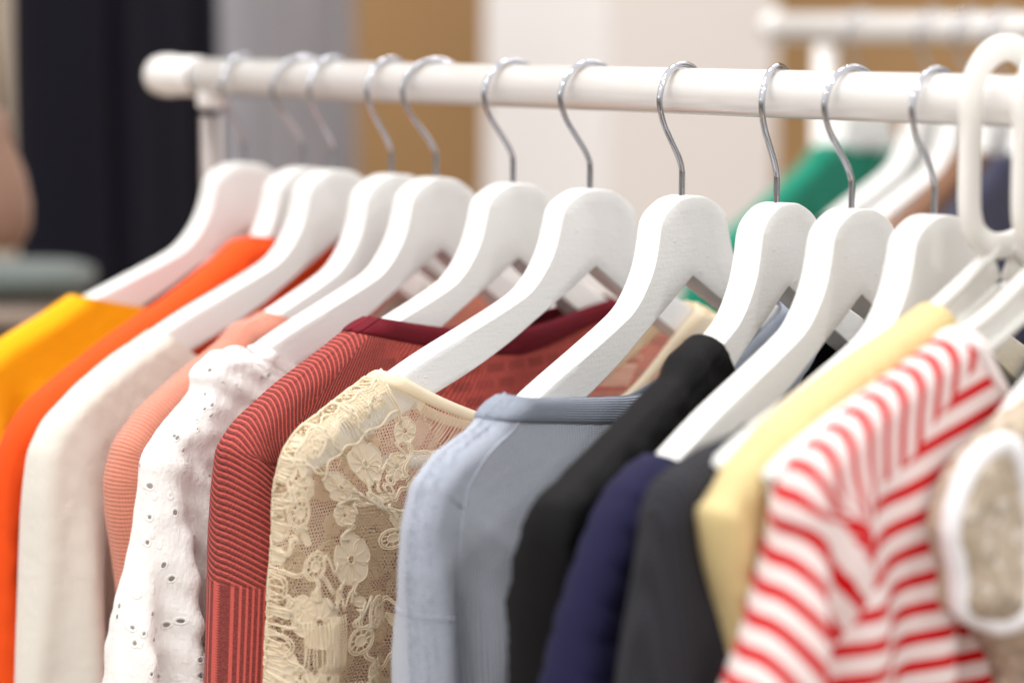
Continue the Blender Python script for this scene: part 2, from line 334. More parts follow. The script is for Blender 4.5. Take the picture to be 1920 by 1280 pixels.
# traced shapes of the garments in their hanger planes (mm)
OUT = {
    'yellow': [(-142.5, 132.6), (-149.3, 135.6), (-156.2, 138.6), (-163.0, 141.7), (-169.9, 144.6), (-176.9, 147.3), (-183.9, 150.0), (-190.9, 152.7), (-197.8, 155.6), (-204.5, 159.1), (-211.0, 162.8), (-217.4, 166.6), (-223.1, 171.5), (-227.9, 177.3), (-232.6, 183.2), (-236.9, 189.3), (-239.7, 196.2), (-241.4, 203.5), (-242.6, 210.9), (-243.8, 218.3), (-245.1, 225.7), (-246.2, 233.1), (-247.1, 240.6), (-247.8, 248.0), (-248.5, 255.5), (-250.7, 280.4), (-252.9, 305.3), (-255.2, 330.2), (-257.5, 355.1), (-259.1, 380.0), (-260.5, 405.0), (-261.8, 429.9), (-263.1, 454.9), (-264.4, 479.9), (-265.7, 504.8), (-267.0, 529.8), (-268.2, 554.8), (-268.8, 564.8)],
    'orange': [(-44.3, 97.4), (-51.8, 98.1), (-59.3, 98.8), (-66.1, 101.7), (-72.4, 105.8), (-78.9, 109.5), (-85.6, 112.9), (-92.3, 116.3), (-99.0, 119.7), (-105.7, 123.0), (-112.5, 126.3), (-119.3, 129.3), (-126.3, 132.2), (-133.3, 134.8), (-140.3, 137.5), (-147.2, 140.3), (-154.1, 143.2), (-161.1, 146.1), (-168.0, 149.0), (-174.9, 151.9), (-181.7, 155.0), (-188.5, 158.3), (-195.2, 161.5), (-202.0, 164.7), (-208.9, 167.8), (-231.0, 179.4), (-248.1, 197.3), (-258.5, 220.0), (-263.4, 244.5), (-266.8, 269.3), (-268.6, 294.2), (-270.1, 319.2), (-271.4, 344.1), (-272.7, 369.1), (-273.8, 394.1), (-274.9, 419.1), (-276.0, 444.0), (-277.1, 469.0), (-278.3, 494.0), (-279.4, 519.0), (-280.1, 534.8)],
    'cream': [(-158.0, 143.1), (-164.9, 145.9), (-171.9, 148.7), (-178.9, 151.3), (-186.0, 153.9), (-192.8, 156.9), (-199.5, 160.2), (-206.2, 163.6), (-212.9, 167.0), (-219.4, 170.8), (-225.6, 175.0), (-231.7, 179.3), (-237.7, 183.8), (-242.8, 189.2), (-246.8, 195.6), (-250.4, 202.1), (-252.3, 209.4), (-253.4, 216.8), (-254.4, 224.2), (-255.2, 231.7), (-255.8, 239.2), (-256.3, 246.7), (-256.8, 254.1), (-257.4, 261.6), (-258.0, 269.1), (-260.0, 294.0), (-261.7, 319.0), (-262.9, 343.9), (-264.0, 368.9), (-265.2, 393.9), (-266.3, 418.8), (-267.5, 443.8), (-268.7, 468.8), (-269.9, 493.8), (-271.0, 518.7), (-271.4, 527.3)],
    'salmon': [(-110.2, 131.6), (-117.3, 134.0), (-124.6, 135.4), (-131.9, 136.8), (-138.3, 140.8), (-144.3, 145.2), (-151.0, 148.6), (-157.8, 151.7), (-164.7, 154.8), (-171.5, 158.0), (-178.2, 161.3), (-184.9, 164.7), (-191.5, 168.2), (-198.1, 171.7), (-204.7, 175.3), (-210.9, 179.5), (-216.6, 184.4), (-222.3, 189.3), (-227.1, 195.0), (-230.0, 201.9), (-232.4, 209.0), (-233.8, 216.3), (-233.6, 223.8), (-233.2, 231.3), (-232.4, 238.8), (-228.1, 263.4), (-224.8, 288.2), (-222.7, 313.1), (-222.4, 338.1), (-222.4, 363.1), (-222.9, 388.1), (-223.7, 413.1), (-224.5, 438.1), (-225.3, 463.0), (-226.1, 488.0), (-226.8, 513.0), (-227.2, 523.8)],
    'eyelet': [(-155.4, 142.1), (-162.4, 144.9), (-167.6, 141.8), (-171.9, 140.8), (-178.6, 142.2), (-186.0, 141.9), (-192.6, 145.1), (-199.2, 148.5), (-204.0, 153.3), (-203.2, 160.5), (-208.3, 165.8), (-214.7, 169.7), (-220.6, 174.4), (-226.7, 178.8), (-232.2, 183.9), (-237.3, 189.3), (-240.8, 195.8), (-241.9, 203.3), (-242.9, 210.7), (-244.0, 218.1), (-245.1, 225.5), (-246.3, 232.9), (-247.6, 240.3), (-249.3, 247.6), (-251.3, 254.8), (-258.0, 278.9), (-263.2, 303.4), (-267.4, 328.0), (-270.9, 352.8), (-273.6, 377.6), (-275.8, 402.5), (-278.0, 427.4), (-280.2, 452.3), (-282.4, 477.2), (-283.7, 491.4)],
    'red': [(-119.8, 123.5), (-127.0, 125.8), (-134.0, 128.4), (-140.9, 131.4), (-147.7, 134.5), (-154.6, 137.6), (-161.4, 140.6), (-168.4, 143.5), (-175.3, 146.4), (-182.2, 149.3), (-189.1, 152.3), (-195.8, 155.6), (-202.4, 159.1), (-209.1, 162.6), (-215.6, 166.2), (-221.6, 170.6), (-226.9, 176.0), (-231.1, 182.1), (-232.2, 189.5), (-232.8, 197.0), (-233.3, 204.5), (-233.4, 212.0), (-233.5, 219.5), (-233.7, 226.9), (-234.0, 234.4), (-235.2, 259.4), (-236.6, 284.4), (-237.9, 309.3), (-238.4, 334.3), (-238.9, 359.3), (-240.3, 384.3), (-242.2, 409.2), (-244.1, 434.1), (-246.1, 459.1), (-247.9, 482.6)],
    'lace': [(-159.3, 142.8), (-166.0, 146.4), (-172.7, 149.7), (-179.6, 152.5), (-186.5, 155.4), (-193.4, 158.5), (-200.3, 161.5), (-207.1, 164.6), (-213.8, 168.0), (-219.1, 173.2), (-223.7, 179.1), (-226.7, 186.0), (-229.0, 193.1), (-230.2, 200.5), (-230.5, 208.0), (-230.8, 215.5), (-231.0, 223.0), (-231.3, 230.5), (-231.8, 238.0), (-232.3, 245.4), (-232.6, 252.9), (-232.9, 260.4), (-233.1, 267.9), (-233.5, 275.4), (-234.0, 282.9), (-235.5, 307.9), (-236.3, 332.8), (-237.3, 357.8), (-238.5, 382.8), (-239.9, 407.8), (-241.2, 432.7), (-242.6, 457.7), (-243.1, 468.1)],
    'grey': [(-149.0, 146.9), (-155.9, 149.8), (-162.3, 153.6), (-167.9, 158.5), (-174.7, 161.7), (-181.8, 164.0), (-188.9, 166.4), (-196.0, 169.0), (-202.4, 172.9), (-208.5, 177.2), (-214.1, 182.2), (-217.4, 188.9), (-220.1, 195.9), (-222.2, 203.1), (-223.1, 210.5), (-223.8, 218.0), (-224.3, 225.4), (-224.2, 232.9), (-223.8, 240.4), (-223.3, 247.9), (-223.0, 255.4), (-222.7, 262.9), (-222.4, 270.4), (-222.1, 277.9), (-222.0, 285.4), (-222.2, 310.4), (-222.9, 335.4), (-225.2, 360.3), (-228.0, 385.1), (-230.8, 409.9), (-233.6, 434.8), (-234.4, 441.7)],
    'black': [(-76.0, 116.8), (-83.0, 119.3), (-90.1, 121.9), (-96.8, 125.2), (-102.6, 129.9), (-108.8, 134.1), (-115.7, 136.9), (-122.8, 139.6), (-129.8, 142.2), (-136.8, 144.8), (-143.9, 147.4), (-150.9, 150.0), (-157.9, 152.6), (-165.0, 155.2), (-172.0, 157.8), (-179.0, 160.4), (-186.1, 163.0), (-193.1, 165.6), (-200.1, 168.3), (-207.1, 170.9), (-214.1, 173.6), (-220.8, 177.0), (-224.7, 183.3), (-227.2, 190.3), (-228.5, 197.7), (-230.7, 222.6), (-231.1, 247.6), (-231.1, 272.6), (-230.7, 297.6), (-231.6, 322.5), (-234.3, 347.4), (-237.1, 372.2), (-240.0, 397.0), (-241.6, 411.2)],
    'navy': [(-174.9, 156.5), (-182.3, 157.9), (-189.3, 160.3), (-196.2, 163.4), (-202.8, 167.0), (-208.3, 172.0), (-213.7, 177.2), (-218.4, 183.0), (-222.8, 189.1), (-227.1, 195.3), (-231.0, 201.6), (-234.6, 208.2), (-238.2, 214.8), (-241.3, 221.6), (-243.9, 228.7), (-246.4, 235.7), (-248.8, 242.8), (-250.7, 250.1), (-252.1, 257.5), (-253.3, 264.9), (-254.4, 272.3), (-255.6, 279.7), (-256.7, 287.1), (-257.8, 294.5), (-258.9, 301.9), (-262.5, 326.7), (-266.1, 351.4), (-269.8, 376.2), (-271.7, 389.8)],
    'charcoal': [(-154.3, 139.8), (-161.5, 141.8), (-168.9, 142.9), (-176.4, 143.6), (-183.8, 144.3), (-191.3, 145.0), (-198.7, 146.3), (-205.9, 148.3), (-213.1, 150.5), (-220.2, 152.8), (-226.1, 157.3), (-230.4, 163.4), (-233.3, 170.3), (-234.2, 177.7), (-235.1, 185.2), (-236.0, 192.6), (-236.8, 200.1), (-237.7, 207.5), (-238.5, 215.0), (-239.2, 222.5), (-239.7, 229.9), (-240.2, 237.4), (-240.7, 244.9), (-241.2, 252.4), (-241.6, 259.9), (-243.1, 284.8), (-245.0, 309.8), (-247.0, 334.7), (-249.1, 359.6), (-250.9, 381.8)],
    'lemon': [(-56.4, 91.2), (-63.4, 93.8), (-70.5, 96.4), (-77.5, 98.9), (-84.7, 101.2), (-91.8, 103.4), (-99.0, 105.6), (-106.2, 107.8), (-113.3, 110.0), (-120.5, 112.4), (-127.6, 114.7), (-134.7, 117.1), (-141.8, 119.5), (-148.9, 122.0), (-155.9, 124.6), (-162.8, 127.5), (-169.8, 130.4), (-176.6, 133.4), (-183.0, 137.3), (-189.1, 141.7), (-195.3, 145.9), (-201.1, 150.6), (-206.4, 156.0), (-211.8, 161.2), (-217.2, 166.4), (-212.4, 188.9), (-205.0, 212.7), (-201.8, 237.5), (-202.0, 262.4), (-202.0, 287.4), (-202.0, 312.4), (-202.0, 337.4), (-202.0, 362.4), (-202.0, 387.4), (-202.0, 390.6)],
    'striped': [(-75.5, 97.7), (-82.4, 100.6), (-89.5, 103.0), (-96.6, 105.4), (-103.7, 107.9), (-110.8, 110.3), (-117.9, 112.8), (-125.0, 115.2), (-132.0, 117.7), (-139.1, 120.2), (-146.2, 122.7), (-153.2, 125.4), (-160.1, 128.4), (-167.0, 131.4), (-173.8, 134.3), (-180.7, 137.4), (-187.2, 141.1), (-193.1, 145.6), (-197.2, 151.9), (-200.7, 158.5), (-202.0, 165.8), (-201.6, 173.3), (-203.7, 180.5), (-206.7, 187.4), (-209.8, 194.2), (-221.1, 216.5), (-232.6, 238.7), (-240.7, 262.2), (-244.5, 286.9), (-247.7, 311.7), (-251.0, 336.5), (-254.3, 361.2), (-254.8, 364.6)],
    'beige': [(-51.4, 114.7), (-73.5, 126.9), (-94.2, 137.1), (-117.1, 148.2), (-129.2, 162.0), (-133.6, 177.9), (-125.2, 195.4), (-122.9, 212.8), (-94.7, 229.5), (-75.7, 271.1), (-75.4, 408.5)],
}


# ================= the place: rail line =================
FW = Vector((0, math.cos(PITCH), -math.sin(PITCH))); UP = Vector((0, math.sin(PITCH), math.cos(PITCH)))
A0 = Vector((0, 0, CAM_H)) + (Vector((1, 0, 0)) * (320 / F_PX) + UP * (469 / F_PX) + FW) * 1.30
RD = Vector((-4060, 4572.7, 0)).normalized()      # along the rail, away from the viewer
BASE_RZ = math.atan2(-RD.x, RD.y)
def on_rail(s): return A0 + RD * s                # s metres from the eighth hanger, + is away

# ---- materials shared
def mat_rail():
    s = NT('white_enamel'); o = s.obj()
    n = s.noise(o, 35, 4)
    s.set(Base_Color=s.mix(s.math('ADD', s.math('MULTIPLY', n, 0.12), s.math('MULTIPLY', s.ramp(s.noise(s.mapping(o, (90, 90, 700)), 1, 4, 0.7), 0.62, 0.8), 0.35)), lin(240, 238, 236), lin(196, 188, 180)), Roughness=0.22, Coat_Weight=0.4, Coat_Roughness=0.12)
    sc = s.noise(s.mapping(o, (300, 300, 300)), 1, 2)
    s.l(s.bump(sc, 0.00003), s.b.inputs['Normal']); return s.m
M_RAIL = mat_rail()
def mat_metal(name, col, rough):
    s = NT(name); s.set(Base_Color=col, Metallic=1.0, Roughness=rough); return s.m
M_CHROME = mat_metal('chrome', lin(186, 188, 196), 0.045)
M_POST = mat_metal('brushed_steel', lin(140, 132, 130), 0.3)
def mat_wood():
    s = NT('white_lacquered_wood'); o = s.obj()
    g = s.noise(s.mapping(o, (60, 300, 500)), 1, 4, 0.6)     # open grain under the paint
    pt = s.noise(o, 420, 3)
    s.set(Base_Color=s.mix(s.math('ADD', s.math('MULTIPLY', s.noise(o, 22, 3), 0.12), s.math('MULTIPLY', s.ramp(s.noise(o, 130, 4, 0.7), 0.66, 0.76), 0.4)), lin(240, 240, 239), lin(206, 200, 192)), Roughness=0.42, Specular_IOR_Level=0.4)
    s.l(s.bump(s.ramp(s.noise(o, 210, 3), 0.68, 0.74), 0.0002, 1, s.bump(pt, 0.00018, 1, s.bump(g, 0.0002, 1))), s.b.inputs['Normal']); return s.m
M_WOOD = mat_wood()
def mat_plastic():
    s = NT('white_moulded_plastic'); o = s.obj()
    s.set(Base_Color=lin(240, 239, 235), Roughness=0.35, Subsurface_Weight=0.1, Subsurface_Scale=0.004)
    s.l(s.bump(s.noise(o, 150, 2), 0.0001), s.b.inputs['Normal']); return s.m
M_PLASTIC = mat_plastic()

# ================= background =================
def px_at(x, y, depth):
    return Vector((0, 0, CAM_H)) + (Vector((1, 0, 0)) * ((x - 960) / F_PX) - UP * ((y - 640) / F_PX) + FW) * depth
def box(x0, x1, y0, y1, z0, z1):
    v = [(x, y, z) for x in (x0, x1) for y in (y0, y1) for z in (z0, z1)]
    f = [(0, 1, 3, 2), (4, 6, 7, 5), (0, 4, 5, 1), (2, 3, 7, 6), (0, 2, 6, 4), (1, 5, 7, 3)]
    return v, f
def mat_wall(name, a, b, sc=3.0):
    s = NT(name); o = s.obj()
    s.set(Base_Color=s.mix(s.noise(o, sc, 4), a, b), Roughness=0.7)
    s.l(s.bump(s.noise(o, 120, 3), 0.0006), s.b.inputs['Normal']); return s.m
M_TAN = mat_wall('tan_panel', lin(168, 132, 88), lin(152, 118, 76))
wall = new_mesh('wall', *box(-2.6, 3.4, 3.75, 3.85, 0, 3.2), M_TAN, smooth=False); tag(wall, 'plain tan brown wall filling the blurred background', 'wall', kind='structure')
M_FLOOR = mat_wall('shop_floor', lin(170, 158, 146), lin(150, 138, 126))
floor = new_mesh('floor', *box(-4, 4, -2.0, 5.0, -0.05, 0), M_FLOOR, smooth=False); tag(floor, kind='structure')
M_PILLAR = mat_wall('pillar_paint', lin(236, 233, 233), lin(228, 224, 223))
M_PILLAR_SHADED = mat_wall('pillar_paint_shaded', lin(222, 214, 210), lin(214, 206, 202))  # same paint, with the right face's shade put into the colour
pc = px_at(1140, 300, 2.75)
def pillar():
    a = math.radians(40); s1, s2 = 0.185, 0.24
    # nearest corner at pc, two faces running back left and back right
    c = Vector((pc.x, pc.y, 0)); l = Vector((-math.cos(a), math.sin(a), 0)) * s1; r = Vector((math.cos(a * .8), math.sin(a * .8), 0)) * s2
    q = [c, c + r, c + r + l, c + l]
    v = [tuple(p) for p in q] + [(p.x, p.y, 3.2) for p in q]
    f = [(3, 2, 1, 0), (4, 5, 6, 7)] + [(i, (i + 1) % 4, 4 + (i + 1) % 4, 4 + i) for i in range(4)]
    return v, f
pil = new_mesh('pillar', *pillar(), M_PILLAR, smooth=False)
pil.data.materials.append(M_PILLAR_SHADED)
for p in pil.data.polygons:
    if p.index == 2: p.material_index = 1  # less lit right face gets the darker copy of the paint
tag(pil, 'broad off-white square pillar standing out of focus behind the rail', 'pillar', kind='structure')

# ================= clothes rack =================
rack = thing('clothes_rack', 'white tubular clothes rack whose rail crosses the photo with a rounded end cap', 'clothes rack', on_rail(0))
def rl(s, dz=0.0): return RD * s + Vector((0, 0, dz))
S_END = 0.455
def rail_mesh():
    st = [(-1.2, 12.4), (-0.30, 12.4), (S_END - 0.002, 12.4)]
    return lathe([(rl(s), r * MM) for s, r in st], 40)
o = new_mesh('rail', *rail_mesh(), M_RAIL, rack)
cap = [(S_END, 12.2), (S_END + .001, 13.3), (S_END + .020, 13.5), (S_END + .026, 13.6), (S_END + .030, 14.2), (S_END + .037, 14.6), (S_END + .045, 14.4), (S_END + .051, 13.4), (S_END + .055, 10.5), (S_END + .058, 6.0), (S_END + .059, 0.5)]
o = new_mesh('end_cap', *lathe([(rl(s), r * MM) for s, r in cap], 40), M_RAIL, rack)
new_mesh('cap_joint', *lathe([(rl(s), r * MM) for s, r in ((S_END - .0022, 12.0), (S_END - .0018, 12.9), (S_END - .0004, 12.9), (S_END, 12.0))], 40), M_POST, rack)
S_POST = S_END - 0.010
pst = [(rl(S_POST, -z), 7.8 * MM) for z in (0.026, 0.5, 1.0, 1.55)]
new_mesh('post', *lathe(pst, 32), M_POST, rack)
new_mesh('post_collar', *lathe([(rl(S_POST, -z), r * MM) for z, r in ((0.008, 8.5), (0.012, 9.0), (0.019, 9.2), (0.021, 8.0))], 32), M_RAIL, rack)

# ================= wooden hangers =================
TOP = [(0, 56), (9, 56.8), (17, 59.8), (22.8, 63.2), (26.4, 66.6), (28.2, 70.5), (30.0, 79), (33.4, 90), (40, 101), (50, 111.5), (64, 119), (90, 130), (130, 146.5), (170, 166), (194, 179.5), (204, 185.5), (210, 190.5), (212.5, 195)]
BOT = [(0, 99.5), (2.5, 101), (5, 102.5), (8, 104.5), (11, 106.5), (14, 108.5), (17, 110.5), (21, 113), (25, 115.5), (31, 119), (39, 124), (50, 130.5), (66, 140), (92, 153), (131, 169), (169, 184), (197, 196), (208, 201), (213, 201.5)]
def hanger_wood():
    n = len(TOP) ; secs = []
    T2, _ = resample(TOP, 80); B2, _ = resample(BOT, 80)
    B2, _ = resample(BOT, 80)
    tw = 8.3
    for sgn in (-1, 1):
        rng = range(79, -1, -1) if sgn < 0 else range(1, 80)
        for i in rng:
            t = T2[i]; b = B2[i]; e = i / 79.0
            half = tw * (1 - 0.10 * e); be = 1.3
            if i == 79: half *= 0.7
            d = (b - t) / np.linalg.norm(b - t); hgt = np.linalg.norm(b - t)
            sec = []
            mid = [(be + (hgt - 2 * be) * k / 7, half) for k in range(1, 7)]
            midb = [(q, -w) for q, w in reversed(mid)]
            for (q, w) in ((0, -half + be), (0, half - be), (be * .3, half - be * .3), (be, half), *mid, (hgt - be, half), (hgt - be * .3, half - be * .3), (hgt, half - be), (hgt, -half + be), (hgt - be * .3, -half + be * .3), (hgt - be, -half), *midb, (be, -half), (be * .3, -half + be * .3)):
                p = t + d * q
                sec.append(L3(sgn * p[0], p[1], w + float(sweep(np.array(p[0])))))
            secs.append(sec)
    return loft(secs)
def hook_path():
    pts = [(0, 60, 0), (0, 50, 0), (0, 44, 0), (-0.8, 40, 0), (-4, 34, 0), (-9.5, 26.5, 0), (-15, 19, 0), (-18.6, 12, 0)]
    arc = [(20.2 * math.cos(a), 5.8 - 20.2 * math.sin(a), 0) for a in np.radians(np.linspace(178, -4, 24))]
    allp = pts + arc
    P2, _ = resample([(p[0], p[1]) for p in allp], 90)
    return [L3(p[0], p[1], 0) for p in P2]
HOOK_V, HOOK_F = tube(hook_path(), 1.65 * MM, 12)
WOOD_V, WOOD_F = hanger_wood()

hanger0 = thing('hanger', 'white hanger', 'hanger')
wood0 = new_mesh('shoulder_piece', [(x, y, z + 0.056) for x, y, z in WOOD_V], WOOD_F, M_WOOD, hanger0, sharp=28)
wood0.location = (0, 0, -0.056)
bar0 = new_mesh('trouser_bar', *tube([L3(-170, 193, 8), L3(-85, 196, 6), L3(85, 196, 6), L3(170, 193, 8)], 4.5 * MM, 12), M_WOOD, hanger0)
hook0 = new_mesh('hook', HOOK_V, HOOK_F, M_CHROME, hanger0)

HANGERS = [  # s along rail, yaw, roll, hook yaw, label
    (0.40698, -2, 4, -11, 'white wooden hanger carrying the yellow garment, nearest the rounded rail end'),
    (0.34041, -6, 3.5, 21, 'white wooden hanger mostly hidden, inside the orange high-necked top'),
    (0.30837, -6, 4, -4, 'white wooden hanger whose arm enters the cream sweater'),
    (0.25027, -5, 1.5, -5, 'white wooden hanger with arm ending in the salmon knit'),
    (0.20729, -6, 4, 29, 'white wooden hanger whose arm enters the white eyelet blouse'),
    (0.13729, -4, 4, 7, 'white wooden hanger whose arm enters the dark red neckband of the striped knit'),
    (0.07212, 0, 3, 9, 'white wooden hanger seen through the cream lace top it carries'),
    (0.0, -5, -1, -7, 'sharpest white wooden hanger, arm ending in the blue grey sweater'),
    (-0.06886, -11, -0.5, -18, 'white wooden hanger with short bare arm entering the black top'),
    (-0.11940, -7, 1, 4, 'white wooden hanger with long bare arm running down to the navy garment'),
    (-0.17223, -5, 3, -3, 'white wooden hanger whose arm ends in the charcoal garment beside the plastic hangers'),
]
WOOD_PALE = None
def copy_tree(o, parent=None):
    c = o.copy(); SC.collection.objects.link(c); c.parent = parent
    for ch in [q for q in list(SC.objects) if q.parent == o]: copy_tree(ch, c)
    return c
def kids(o, name): return [q for q in SC.objects if q.parent == o and q.name.split('.')[0] == name][0]
def put_hanger(h, loc, yaw, roll, hyaw, label, group):
    h.location = loc; h.rotation_euler = (0, 0, BASE_RZ - math.radians(yaw))
    kids(h, 'shoulder_piece').rotation_euler = (0, math.radians(roll), 0)
    kids(h, 'hook').rotation_euler = (0, 0, -math.radians(hyaw - yaw))
    tag(h, label, 'hanger', group)
for i, (s, yaw, roll, hy, lab) in enumerate(HANGERS):
    h = hanger0 if i == 0 else copy_tree(hanger0)
    put_hanger(h, on_rail(s), yaw, roll, hy, lab, 'white wooden hangers on the front rail')

# ================= garment builder =================
def build_garment(name, key, s, yaw, label, cat, mats, sleeves=True, band=0, d=24, roll=0.0, loc=None, group=None, names=None, cx=None, sym=False, **kw):
    """mats: body, sleeve, band"""
    P = OUT[key] if isinstance(key, str) else key
    if cx is None: cx = (P[0][0] + 75) / 2 if P[0][0] < -90 else 0.0
    g = Garment(P, d=d, cx=cx, **kw)
    # right half: starts at its own neck point and follows the (tilted) hanger arm, then hangs like the left half
    a_ = math.radians(roll)
    ut = np.array([26, 32, 39, 50, 64, 90, 130, 170, 200, 212.0]); vt = np.interp(ut, [p[0] for p in TOP], [p[1] for p in TOP])
    xr = ut * math.cos(a_) - (vt - 56) * math.sin(a_); yr = 56 + ut * math.sin(a_) + (vt - 56) * math.cos(a_) - 3.5
    n0 = max(30.0, 2 * cx - P[0][0])
    PR = [(-n0, float(np.interp(n0, xr, yr)))] + [(-x, y) for x, y in zip(xr, yr) if x > n0 + 12]
    PR += [(PR[-1][0] - 6, PR[-1][1] + 9), (PR[-1][0] - 10, PR[-1][1] + 28)]
    lx, ly = PR[-1]; low = [p for p in P if p[1] > ly + 15]
    PR += [(lx - (low[0][0] - p[0]) - 2, p[1]) for p in low]
    if sym: PR = [tuple(p) for p in P]
    gr = Garment(PR, d=d, cx=cx, mirror=True, **kw)
    g.right = gr
    loc = on_rail(s) if loc is None else loc
    root = thing(name, label, cat, loc, BASE_RZ - math.radians(yaw), group)
    ns, nb = 18, 26
    F_, xf, af = g.half(1, ns, nb); B_, xb, ab = g.half(-1, ns, nb)
    FR, xfr, afr = gr.half(1, ns, nb); BR, xbr, abr = gr.half(-1, ns, nb)
    for A_, C_ in ((FR, F_), (BR, B_)):          # share the centre line
        A_[:, -1, 2] = C_[:, -1, 2]; A_[:, -1, 1] = C_[:, -1, 1]
    def arcmap(x): return x + 0.55 * g.r * (1 - np.exp(-x / (g.r * 0.45)))
    rows = F_.shape[0]
    cols = []; U1 = []
    nb_ = ns + nb
    for j in range(nb_, 0, -1): cols.append(B_[:, j]); U1.append((-arcmap(xb[:, j]), ab[:, j]))
    for j in range(0, nb_ + 1): cols.append(F_[:, j]); U1.append((arcmap(xf[:, j]), af[:, j]))
    def flip(G):
        H = G.copy(); H[:, 0] *= -1
        return H
    off = arcmap(xf[:, -1]) + arcmap(xfr[:, -1])
    kk = np.clip((np.arange(nb_ + 1) - ns) / nb, 0, 1)
    afr = afr + (af[:, -1] - afr[:, -1])[:, None] * kk[None]
    for j in range(nb_ - 1, -1, -1): cols.append(flip(FR[:, j])); U1.append((off - arcmap(xfr[:, j]), afr[:, j]))
    for j in range(1, nb_): cols.append(flip(BR[:, j])); U1.append((off + arcmap(xbr[:, j]), abr[:, j]))
    C = len(cols)
    G = np.stack(cols, 1)                                  # rows, C, 3
    side_of = [None] * C
    iL = nb_; iFC = 2 * nb_; iR = 3 * nb_
    for k in range(C):
        if iL - ns <= k < iL + ns: side_of[k] = 'L'
        elif iR - ns <= k < iR + ns: side_of[k] = 'R'
        else: side_of[k] = 'B'
    V = np.stack([G[..., 0] * MM, -G[..., 2] * MM, -G[..., 1] * MM], -1).reshape(-1, 3)
    uv1 = np.stack([np.stack([u[0] for u in U1], 1), np.stack([u[1] for u in U1], 1)], -1).reshape(-1, 2)
    uv2 = G[..., :2].reshape(-1, 2)
    def piece(nm, r0, r1, colset, mat):
        fs = []
        for r in range(r0, r1):
            b = r * C
            for k in colset:
                k2 = (k + 1) % C
                fs.append((b + k, b + C + k, b + C + k2, b + k2))
        used = np.unique(np.array(fs).ravel()); mp_ = -np.ones(len(V), int); mp_[used] = np.arange(len(used))
        fs = [tuple(int(q) for q in mp_[list(f)]) for f in fs]
        o = new_mesh(nm, V[used], fs, mat, root, uvs={'surf': uv1[used], 'flat': uv2[used]})
        return o
    parts = {}
    rb = int(round(band / g.L * (rows - 1))) if band else 0
    L_ = [k for k in range(C) if side_of[k] == 'L']; R_ = [k for k in range(C) if side_of[k] == 'R']; B__ = [k for k in range(C) if side_of[k] == 'B']
    bn, sn, nn = names or ('body', 'sleeve', 'neckband')
    if sleeves:
        parts['body'] = piece(bn, rb, rows - 1, B__, mats[0])
        parts['sl'] = piece(sn, rb, rows - 1, L_, mats[1]); parts['sr'] = piece(sn, rb, rows - 1, R_, mats[1])
    else:
        parts['body'] = piece(bn, rb, rows - 1, range(C), mats[0])
    if rb:
        # neckband: its own rolled strip, 1.2 mm proud of the cloth
        nr = 7; idx = np.linspace(0, rb + 0.9, nr)
        Gb = np.stack([G[int(t)] * (1 - (t % 1)) + G[min(int(t) + 1, rows - 1)] * (t % 1) for t in idx])
        cen = np.stack([sweep(Gb[..., 0])], 0)[0]
        sgn = np.ones(C); sgn[[k for k in range(C) if k < iL or k > iR]] = -1; sgn[[iL, iR]] = 0
        prof = np.array([0.2, 1.3, 1.9, 2.0, 1.9, 1.5, 0.2])[:, None]
        outer = Gb.copy(); outer[..., 2] += sgn[None] * prof
        outer[..., 1] -= 1.2 * (1 - np.abs(sgn))[None]
        inner = Gb.copy(); inner[..., 2] -= sgn[None] * 1.0
        sheets = [outer, inner[::-1]]
        A = np.concatenate(sheets, 0); rr = A.shape[0]
        Vb = np.stack([A[..., 0] * MM, -A[..., 2] * MM, -A[..., 1] * MM], -1).reshape(-1, 3)
        ua = np.cumsum(np.concatenate([[0], np.linalg.norm(np.diff(Gb[3], axis=0), axis=1)]))
        va = np.linspace(0, band * 2, rr)
        ub = np.stack(np.meshgrid(ua, va), -1).reshape(-1, 2)
        fs = [(r * C + k, ((r + 1) % rr) * C + k, ((r + 1) % rr) * C + (k + 1) % C, r * C + (k + 1) % C) for r in range(rr) for k in range(C)]
        parts['band'] = new_mesh(nn, Vb, fs, mats[2], root, uvs={'surf': ub, 'flat': ub})
    return root, g, parts

# ---- yellow
M = cloth('yellow_cotton', lin(234, 168, 14), sheen=0.03, vary=0.03, fuzz=0.8)
build_garment('yellow_top', 'yellow', 0.40698, -2, 'bright yellow garment on the hanger nearest the rail end', 'top', (M, M), d=24, folds=(6, 44, 3), roll=4, front=150, back=152)
M = cloth('orange_jersey', lin(232, 80, 26), sheen=0.04, vary=0.12)
build_garment('orange_top', 'orange', 0.34041, -6, 'vivid orange garment with a high neck between yellow and cream tops', 'top', (M, M), d=14, r=18, wrinkle=.6, folds=(2.5, 45, 5), roll=3.5, front=104, back=104)
M = cloth('cream_wool', lin(232, 227, 217), trans=0.1, sheen=0.4, vary=0.12, fuzz=1.0)
build_garment('cream_sweater', 'cream', 0.30837, -6, 'thick plain cream sweater between the orange top and salmon knit', 'sweater', (M, M), d=20, wrinkle=.15, folds=(5.0, 50, 11), crease=0.5, roll=4, front=195, back=196)
M1 = rib('salmon_rib', lin(222, 142, 118), lin(204, 120, 98), period=2.4, axis=1, depth=0.0005)
build_garment('salmon_sweater', 'salmon', 0.25027, -5, 'salmon pink ribbed knit sweater between cream sweater and white blouse', 'sweater', (M1, M1), d=18, wrinkle=.25, folds=(3, 50, 8), band=0, roll=1.5, front=160, back=165)

